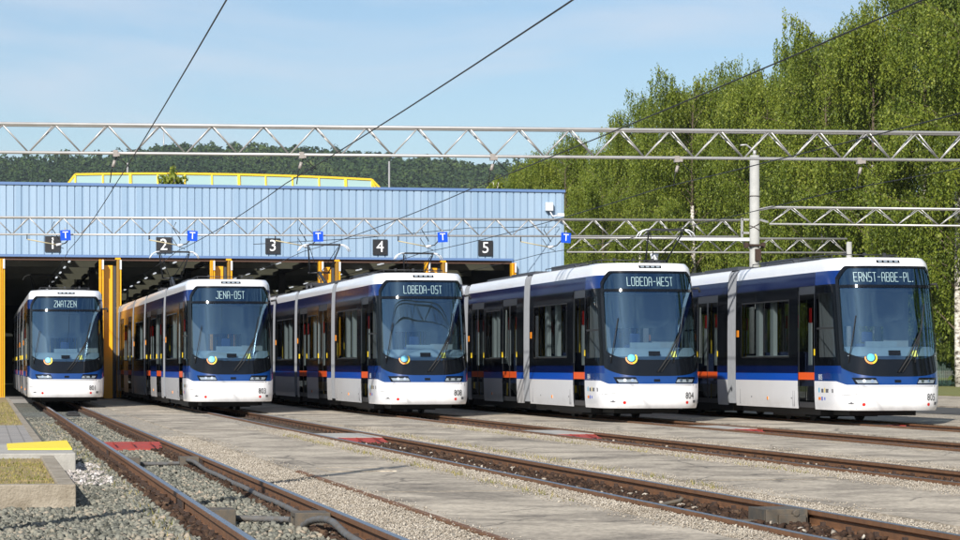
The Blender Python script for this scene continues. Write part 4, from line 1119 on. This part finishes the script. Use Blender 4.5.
# ================================================================== TRUSSES, POLES, WIRES
def truss(name, P0, P1, label, h=.58, dep=.34, panel=1.12, r=.034, group='steel lattice spans over the yard'):
    P0 = Vector(P0); P1 = Vector(P1); L = (P1-P0).length; d = (P1-P0)/L; side = Vector((-d.y, d.x, 0)).normalized(); up = Vector((0,0,1))
    root = empty(name, tuple(P0)); tag(root, label, 'lattice span', group)
    c = MB(); w = MB()
    c.tube([(0,0,0), P1-P0], r, 8)
    for s in (-1, 1): c.tube([side*s*dep/2+up*h, (P1-P0)+side*s*dep/2+up*h], r, 8)
    n = max(1, round(L/panel))
    for i in range(n):
        a = d*(L*i/n); m = d*(L*(i+.5)/n); e = d*(L*(i+1)/n)
        for s in (-1, 1):
            t = side*s*dep/2+up*h
            w.tube([a, m+t], r*.52, 6); w.tube([m+t, e], r*.52, 6)
        w.tube([m+side*dep/2+up*h, m-side*dep/2+up*h], r*.5, 6)
    c.build('chords', M['steelgalv'], root); w.build('lattice_bars', M['steelgalv'], root)
    return root, P0, d, L
def fittings(root, P0, d, poss, h=.58):
    b = MB()
    for p in poss:
        q = d*p
        b.box(q.x-.05, q.x+.05, q.y-.06, q.y+.06, -.06, .08); 
    b.build('clamp', M['insul'], root)
t1, P0, D1, L1 = truss('truss_span', (-8, 54.4, 5.80), (31, 51.2, 5.86), 'highest long steel lattice span crossing the whole photo in front', h=.60, panel=1.12)
fittings(t1, P0, D1, [x+8.42 for x in RP])
t2, P0b, D2, L2 = truss('truss_span', (-8, 84.2, 5.60), (25.3, 80.8, 5.66), 'long steel lattice span in front of the hall carrying the T signs', h=.56, panel=1.12)
t3, _, _, _ = truss('truss_span', (22.7, 95.4, 5.78), (34.4, 95.4, 5.86), 'lowest lattice span between the hall corner and a short concrete pole', h=.56, panel=1.3)
t4, _, _, _ = truss('truss_span', (25.9, 79.3, 6.02), (47, 79.0, 6.05), 'lattice span on the right from the second pole past the photo edge', h=.56, panel=1.5)
b = MB(); b.bar((9.0,-.12,.62),(12.0,-.12,.62),.12); b.build('white_sleeve', M['camwhite'], t4)
b = MB(); b.bar((4.5,-.3,.56),(7.5,-.3,.56),.13); b.build('white_sleeve', M['camwhite'], t3)
def pole(x, y, h, r0, r1, label, name='concrete_pole'):
    b = MB(); b.tube([(0,0,-.2),(0,0,h)], [r0, r1], 20)
    o = b.build(name, M['concpole'], origin=(0,0,0)); o.location = (x, y, 0)
    return tag(o, label, 'pole', 'concrete poles holding the spans')
p1 = pole(25.60, 80.0, 8.38, .19, .16, 'tallest round concrete pole rising behind the nearest tram')
b = MB(); b.tube([(0,0,8.38),(0,0,8.55)], .06, 8); b.tube([(-.5,0,8.72),(-.3,0,8.74),(-.1,0,8.6),(0,0,8.5)], .03, 6); b.build('pole_cap', M['steelgalv'], p1)
b = MB()
for z, k in ((7.0,.0),(6.0,.05),(5.9,-.05)): b.tube([(.185*math.cos(a), .185*math.sin(a), z+k*math.cos(a)*2) for a in frange(0, 2*math.pi, 16)], .010, 5)
b.box(-.24,.24,-.24,.24,5.30,5.36); b.box(-.36,-.24,-.08,.08,5.24,5.42); b.box(.24,.36,-.08,.08,5.24,5.42)
b.box(-.05,.15,-.26,-.19,4.8,5.2)
build_split(b, 'pole_strap', M['fast'], p1)
b = MB(); b.bar((-.2,0,6.2),(-.45,0,6.2),.07); b.bar((-.45,0,5.6),(-.45,0,6.25),.07); b.bar((-.2,0,5.75),(-.45,0,5.75),.07); b.bar((.2,0,6.55),(.45,-.5,6.6),.08); b.bar((.2,0,6.2),(.3,-.5,6.1),.06)
build_split(b, 'bracket', M['steelgalv'], p1)
pole(34.55, 95.4, 6.30, .12, .11, 'short slim pole at the right end of the lowest span')
pole(31.2, 51.2, 6.6, .17, .15, 'round concrete pole at the right end of the front span, outside the photo')['group'] = 'poles outside the frame'
pole(-.84, 19.1, 7.6, .10, .08, 'slim pole just outside the left edge that throws the long shadow', 'lighting_pole')['group'] = 'poles outside the frame'

# contact wires
ZW = 5.12
for i, c in enumerate(RP):
    b = MB(); pts = []
    for q, z in ((-20, 5.3), (10, 5.25), (53, ZW+.06), (83, ZW), (110, ZW), (150, ZW)): pts.append((c+[.38,-.02,.05,.05,.05][i]+random.uniform(-.03,.03), q, z))
    for j in (0, 1): pts[j] = (pts[j][0]-[.40,.34,.18,0,0][i]*(1.7 if j == 0 else 1), pts[j][1], pts[j][2])
    if i == 2: pts[0] = (pts[0][0], -20, 6.05); pts[1] = (pts[1][0], 10, 5.68)
    out = [pts[0]]
    for a, e in zip(pts, pts[1:]):
        for k in range(1, 9):
            t = k/8; out.append((a[0]+(e[0]-a[0])*t, a[1]+(e[1]-a[1])*t, a[2]+(e[2]-a[2])*t - .10*4*t*(1-t)*(1 if e[1]-a[1] > 25 else .3)))
    b.tube(out, .0105, 6)
    tag(b.build('contact_wire', M['wire'], origin=(c, 0, ZW)), 'dark overhead wire running above the %s track' % ['leftmost','second','middle','fourth','rightmost'][i], 'wire', 'overhead contact wires')
    # hanger at the front span
    g = empty('wire_hanger', (c+.15, 53.4-.08*(c), 5.8)); g.location = (c+.42, 54.4-(c+8.42)*.082, 5.80)
    tag(g, 'dark wire hanger under the front span above the %s track' % ['leftmost','second','middle','fourth','rightmost'][i], 'hanger', 'hangers under the front span')
    b = MB(); b.tube([(0,0,-.03),(-.12,0,-.35),(-.15,0,-.62)], .012, 5); b.tube([(0,0,-.03),(.28,.0,-.30)], .010, 5); b.build('hanger_rod', M['wire'], g)
    b = MB(); b.tube([(-.05,0,-.14),(-.09,0,-.28)], .035, 8); b.box(-.05,.05,-.05,.05,-.05,.02); b.build('insulator', M['insul'], g)
    # registration arm + T sign at the second span
    y2 = 84.2-(c+8)*.1021
    g = empty('registration_arm', (c-.55, y2, 5.55)); tag(g, 'beige wire arm under the second span by the %s T sign' % ['leftmost','second','middle','fourth','rightmost'][i], 'wire arm', 'arms under the second span')
    b = MB(); b.tube([(-.45,0,-.10),(.55,.0,-.28)], .022, 6); b.build('arm_tube', M['arm'], g)
    b = MB(); b.tube([(-.45,0,-.10),(-.45,0,.06)], .02, 5); b.tube([(.55,0,-.28),(.80,0,-.22),(.95,-.05,-.05)], .022, 6); b.tube([(.3,0,0),(.5,0,-.3),(.75,0,-.40)], .012, 5); b.tube([(.45,0,.5),(.35,0,.3),(.6,.0,-.1)], .015, 5); b.build('arm_clamp', M['darkmetal'], g)
    b = MB(); b.tube([(.5,0,-.285),(.68,0,-.25)], .045, 8); b.build('insulator', M['camwhite'], g)
for i in range(5):
    x = 2.62+4.17*i; y2 = 84.2-(x+8)*.1021-.25
    g = empty('stop_sign_board', (x, y2, 5.58)); g.rotation_euler = (0, R([-3,2,-2,-3,3][i]), R(4))
    tag(g, 'blue square sign with white letter T, %s of five hanging from the second span' % ['first','second','third','fourth','fifth'][i], 'T sign', 'blue T signs')
    MB().box(-.17,.17,-.012,.012,-.17,.17).build('plate', M['signblue'], g)
    vs, fs = text_geo('T', .33); b = MB(); b.add([(v[0], -.016, v[1]) for v in vs], fs); b.build('letter', M['inkwhite'], g)
    b = MB(); b.box(-.02,.02,.014,.04,-.1,.25); b.build('clip', M['steelgalv'], g)
b = MB(); b.tube([(22.3,94.9,6.75),(18,91,6.45),(13,86,5.75),(9,84,5.4)], .012, 5); tag(b.build('stay_wire', M['wire'], origin=(18,90,6.4)), 'slack dark cable slanting across the right part of the hall front', 'cable')

# thin masts behind the hall
for (x, y, h, r, l) in ((3.2,125,10.6,.04,'thin grey mast behind the left part of the hall roof'),(21.2,130,12.2,.05,'tall thin mast rising behind the right part of the hall roof'),(7.6,135,12.3,.05,'thin brown mast behind the yellow skylight')):
    b = MB(); b.tube([(0,0,0),(0,0,h)], r, 8); o = b.build('mast', M['steelgalv']); o.location = (x,y,0); tag(o, l, 'mast')

# ================================================================== TREES
def leaves_mesh(name, centres, size, m, droop=0, per=1, squash=1.0):
    """centres (n,3): one small quad each, random orientation (biased vertical)"""
    n = len(centres); a = rng.normal(size=(n,3)); a[:,2] *= .6; a /= np.linalg.norm(a,axis=1)[:,None]
    up = np.tile([0,0,-1.], (n,1)) + rng.normal(0,.45,(n,3)); up -= a*(up*a).sum(1)[:,None]; up /= np.linalg.norm(up,axis=1)[:,None]
    r = np.cross(a, up); s = (rng.uniform(.6,1.3,n)*size)[:,None]
    V = np.stack([centres - up*s*.5, centres + r*s*.30, centres + up*s*.6, centres - r*s*.30], 1).reshape(-1,3)
    return mesh_np(name, V, np.arange(4*n).reshape(-1,4), m)
def birch(variant, H=21, leaf='leaf', wide=3.4):
    """returns (trunk mesh object, crown mesh object)"""
    rr = random.Random(variant*13+5); b = MB(); tw = MB()
    bend = [rr.uniform(-.5,.5), rr.uniform(-.5,.5)]
    axis = lambda k: Vector((bend[0]*math.sin(k*2.6)*.9, bend[1]*math.sin(k*2.2)*.9, k*H))
    b.tube([axis(k/12) for k in range(8)], [.235*(1-k/12*.95)+.02 for k in range(8)], 10)
    tw.tube([axis(k/12) for k in range(7, 12)], [.235*(1-k/12*.99)+.005 for k in range(7, 12)], 7)
    cent = []
    nb = 54
    for i in range(nb):
        k = .12+.84*(i/nb)**.9; p = axis(k); a = rr.uniform(0, 2*math.pi)
        ln = wide*(.55+.6*rr.random())*(1-((k-.38)/.70)**2)**.5 if abs((k-.38)/.70) < 1 else .5
        ln = max(ln, .9); rise = rr.uniform(.35,.95)*ln
        tip = p+Vector((math.cos(a)*ln, math.sin(a)*ln, rise)); mid = p+Vector((math.cos(a)*ln*.5, math.sin(a)*ln*.5, rise*.75))
        tw.tube([p, mid, tip], [.05*(1-k)+.015, .022, .008], 5, caps=False)
        # hanging strands along the outer part of the limb
        ns = int(24+ln*11)
        for s in range(ns):
            t = .22+.78*rr.random()
            q = p.lerp(mid, t*2) if t < .5 else mid.lerp(tip, t*2-1)
            q = q+Vector((rr.gauss(0,.26), rr.gauss(0,.26), rr.gauss(0,.22)))
            Ls = rr.uniform(.6,3.0)*(.5+.5*t); nl = int(Ls/.085)+2
            dx, dy = rr.gauss(0,.10), rr.gauss(0,.10)
            for j in range(nl):
                f = j/nl; cent.append((q.x+dx*f*Ls+rr.gauss(0,.06), q.y+dy*f*Ls+rr.gauss(0,.06), q.z-f*Ls))
    tr = b.build('trunk', M['bark']); li = tw.build('limbs', M['twig'])
    cr = leaves_mesh('crown', np.array(cent), .158, M[leaf])
    return tr, cr, li
variants = []
for v in range(5):
    variants.append(birch(v, H=[21,23,20,22,21][v], leaf=['leaf','leaf','leaf2','leaf','leaf'][v], wide=[4.5,4.1,4.9,4.3,4.9][v]))
used = [False]*5
def put_tree(v, x, y, z, s, rz, label, sz=1, tilt=0, group='birch trees of the wood at the right'):
    root = empty('birch_tree', (x, y, z), rz); root.scale = (s, s, s*sz); root.rotation_euler = (tilt, 0, rz)
    tag(root, label, 'tree', group)
    for o in variants[v]:
        if used[v]: c = o.copy(); col.objects.link(c)
        else: c = o
        c.parent = root
    used[v] = True
    return root
TREES = [ # x, y, scale, variant
 (54.0,131,1.04,0),(52.2,139,1.02,1),(56.5,128,1.16,3),(50.6,146,1.05,4),(52.9,152,1.02,0),(51.0,158,.88,1),(53.2,165,.97,3),(50.8,172,1.02,4),(52.3,180,1.06,0),
 (51.2,188,.95,1),(53.0,197,.98,3),(50.2,205,.90,4),(52.2,214,.90,0),(50.5,224,.88,1),(52,235,.92,3),(49.5,247,.90,4),(47.0,262,.92,0),(44.5,275,.90,2),
 (58.0,138,1.20,2),(58.6,147,1.16,1),(57.2,156,1.14,2),(58.8,166,1.07,3),(57.4,177,1.18,2),(58.4,189,1.08,0),(57.2,202,1.05,2),(58,216,1.0,2),(57,231,1.0,1),(56,248,.98,2),(53,268,1.0,2),
 (64,146,1.25,2),(64,162,1.22,1),(63.5,180,1.10,2),(64,200,1.04,3),(63.5,222,1.08,2),(62,248,1.05,2),(60.0,120,1.16,2),(61.5,131,1.25,1)]
for i, (x, y, s, v) in enumerate(TREES):
    near = i < 4
    if i == 0: lab = 'white-barked birch whose whole trunk shows at the right edge of the photo'
    elif i == 1: lab = 'slim white-barked birch just right of the nearest tram'
    elif i < 18: lab = 'light green weeping birch in the front row of the wood behind the spans'
    else: lab = 'taller green tree in the rear rows of the wood'
    grp = 'front row of weeping birches' if 1 < i < 18 else ('rear trees of the wood' if i >= 18 else 'birches beside the nearest tram')
    put_tree(v, x, y, .04, s, random.uniform(0, 6.28), lab, sz=random.uniform(.95,1.05), tilt=random.uniform(-.03,.03), group=grp)
for i, (x, y, s) in enumerate(((52,112,1.1),(56,101,1.1),(52,92,1.0),(56,82,1.15),(52,72,1.05),(55,62,1.1),(51,51,1.0),(55,40,1.1),(50,28,1.05),(54,16,1.1),(49,4,1.0))):
    put_tree((i*2) % 5, x, y, 0, s, i*1.1, 'leafy birch of the same wood beyond the right edge of the photo', group='birches beyond the right edge')
for i, (x, y, s) in enumerate(((26,-35,1.0),(33,-28,1.1),(40,-40,1.15),(20,-52,1.1),(50,-30,1.1))):  # unseen trees added as a dark mass for the windscreens to reflect
    put_tree(2, x, y, 0, s, i*1.3, 'unseen leafy tree added behind the camera for the windscreen reflections', group='unseen trees added for reflections')
# undergrowth in front of the wood and green fence
def shrub(name, x, y, z, r, h, n, label, m='leaf', group=None, cat='bush'):
    p = rng.normal(size=(n,3)); p /= np.linalg.norm(p,axis=1)[:,None]; p *= rng.uniform(.35,1,(n,1))**.5
    lump = 1+.25*np.sin(p[:,0]*7+x)+.2*np.sin(p[:,2]*9+y)
    c = p*np.array([r,r,h/2])*lump[:,None] + np.array([0,0,h*.52])
    root = empty(name, (x,y,z)); tag(root, label, cat, group)
    o = leaves_mesh('foliage', c, .16*max(1,r/1.2), M[m]); o.parent = root
    b = MB()
    for k in range(5): a = k*1.26; b.tube([(0,0,-.1),(math.cos(a)*r*.3,math.sin(a)*r*.3,h*.5),(math.cos(a)*r*.55,math.sin(a)*r*.55,h*.85)], [.05,.03,.01], 5)
    b.build('stem', M['bark'], root)
for i, (x, y, r, h) in enumerate(((57.5,134,2.6,4.2),(54.2,146,2.6,4.5),(60,142,3,5),(54.5,157,2.8,5),(55,170,3,5.5),(55,184,3,5),(55,199,3,5.5),(54.5,216,3,5),(54,236,3.2,5.5),(51,256,3.2,6))):
    shrub('hedge_bush', x, y, 0, r, h, 5200, 'dark undergrowth bush under the trees of the wood', 'leaf2', 'undergrowth of the wood')
shrub('roof_bush', 7.4, 99.5, ZT-.1, .48, .95, 900, 'small bush growing in front of the yellow skylight', 'leaf', None)
shrub('roof_shrub', 20.6, 99.0, ZT-.1, .35, .8, 350, 'tiny bright green shrub peeping over the roof edge right of the mast', 'leaf', None)
put_tree(1, 38.0, 168, 0, .60, 1.0, 'loose green tree just behind the right corner of the hall', group='garden trees behind the hall')
put_tree(4, 44.5, 176, 0, .72, 2.0, 'fuller green tree between the hall corner and the wood', group='garden trees behind the hall')
put_tree(3, 46.5, 196, 0, .86, 4.0, 'tall green tree at the left end of the wood', group='garden trees behind the hall')
# fence of green mesh
g = empty('mesh_fence', (56.5, 126, .06)); tag(g, 'low dark green mesh fence behind the birch trunks at the right', 'fence')
b = MB(); x0, x1 = 48, 72
fp = lambda k: (k-56.5, (k-56.5)*-.55+9, 0)
for k in range(x0, x1+1, 2): p = fp(k); b.box(p[0]-.04, p[0]+.04, p[1]-.04, p[1]+.04, 0, 1.9)
b.build('fence_post', M['fence'], g)
b = MB()
for z in frange(.05, 1.85, 24): a, c = fp(x0), fp(x1); b.bar((a[0],a[1]-.05,z),(c[0],c[1]-.05,z),.016)
k = x0
while k < x1: p = fp(k); b.bar((p[0],p[1]-.06,.05),(p[0],p[1]-.06,1.85),.014); k += .10
b.build('fence_mesh', M['fence'], g)

# ================================================================== HILL
# ridge heights given against direction (degrees right of the track axis, from the yard)
def ridge(a):
    T = [(-6,150),(-2,158),(.3,157),(3,162),(4.2,169),(6,170),(7.6,167),(8.5,165),(9.5,162),(10.5,159),(11.3,155),(12,157),(13,154),(14.5,145),(17,138),(20,126),(30,110)]
    return lerp(T, a)
def hill_z(x, y):
    a = math.degrees(math.atan2(x, y)); d = math.hypot(x, y); rz = ridge(a)*1.0
    k = (d-900)/(2000-900)
    return -1+max(0, min(1, k))**1.25*rz*1.0 if d < 2000 else -1+rz*math.exp(-((d-2000)/900)**2)
b = MB(); rows = []
for d in np.linspace(850, 3000, 44):
    rows.append([(d*math.sin(R(a)), d*math.cos(R(a)), hill_z(d*math.sin(R(a)), d*math.cos(R(a)))-.5) for a in np.linspace(-8, 30, 90)])
b.grid(rows, True); struct(b.build('hill', M['hillsoil']))
def hill_forest():
    n = 11500; C = []
    d = np.sqrt(rng.uniform(1150**2, 2130**2, n)); a = rng.uniform(-3, 21, n)
    per = 68; V = []
    q = rng.normal(size=(n, per, 3)); q /= np.linalg.norm(q,axis=2)[:,:,None]; q[:,:,2] = np.abs(q[:,:,2])*1.25-.2
    rad = rng.uniform(2.2,5.2,n); hh = rng.uniform(1.0,2.0,n)
    x = d*np.sin(np.radians(a)); y = d*np.cos(np.radians(a)); z = np.array([hill_z(i, j) for i, j in zip(x, y)])
    base = np.stack([x, y, z+rng.uniform(2,9.5,n)], 1)
    P = base[:,None,:] + q*np.stack([rad,rad,rad*hh],1)[:,None,:]*rng.uniform(.75,1.0,(n,per,1))
    P = P.reshape(-1,3); nrm = q.reshape(-1,3) + rng.normal(0,.35,(n*per,3)); nrm /= np.linalg.norm(nrm,axis=1)[:,None]
    t = np.cross(nrm, rng.normal(size=nrm.shape)); t /= np.linalg.norm(t,axis=1)[:,None]; bt = np.cross(nrm, t)
    s = rng.uniform(.7,1.35,(n*per,1))
    VV = np.stack([P-t*s, P-bt*s*.9, P+t*s, P+bt*s*.9], 1).reshape(-1,3)
    o = mesh_np('hill_forest', VV, np.arange(len(VV)).reshape(-1,4), M['hillleaf']); o['kind'] = 'stuff'
    tag(o, 'far wooded hillside of mixed dark green trees behind the hall', 'forest')
hill_forest()
b = MB(); mx_, my_ = 2010*math.sin(R(4.05)), 2010*math.cos(R(4.05)); b.tube([(0,0,0),(0,0,26)], [1.0,.35], 6); o = b.build('radio_mast', M['steelgalv']); o.location = (mx_, my_, hill_z(mx_,my_)); tag(o, 'distant thin radio mast on top of the wooded hill', 'mast')

# ================================================================== AIR
hz = bpy.data.materials.new('haze'); hz.use_nodes = True; ht = hz.node_tree; ht.nodes.remove(ht.nodes['Principled BSDF'])
pv = ht.nodes.new('ShaderNodeVolumePrincipled'); pv.inputs['Density'].default_value = .00007; pv.inputs['Color'].default_value = (.78,.88,1,1); pv.inputs['Anisotropy'].default_value = .2
ht.links.new(pv.outputs[0], ht.nodes['Material Output'].inputs['Volume'])
o = MB().box(-700, 1700, -120, 3300, -3.5, 235).build('haze', hz); o['kind'] = 'stuff'; tag(o, 'thin summer haze between the yard and the wooded hill', 'haze')
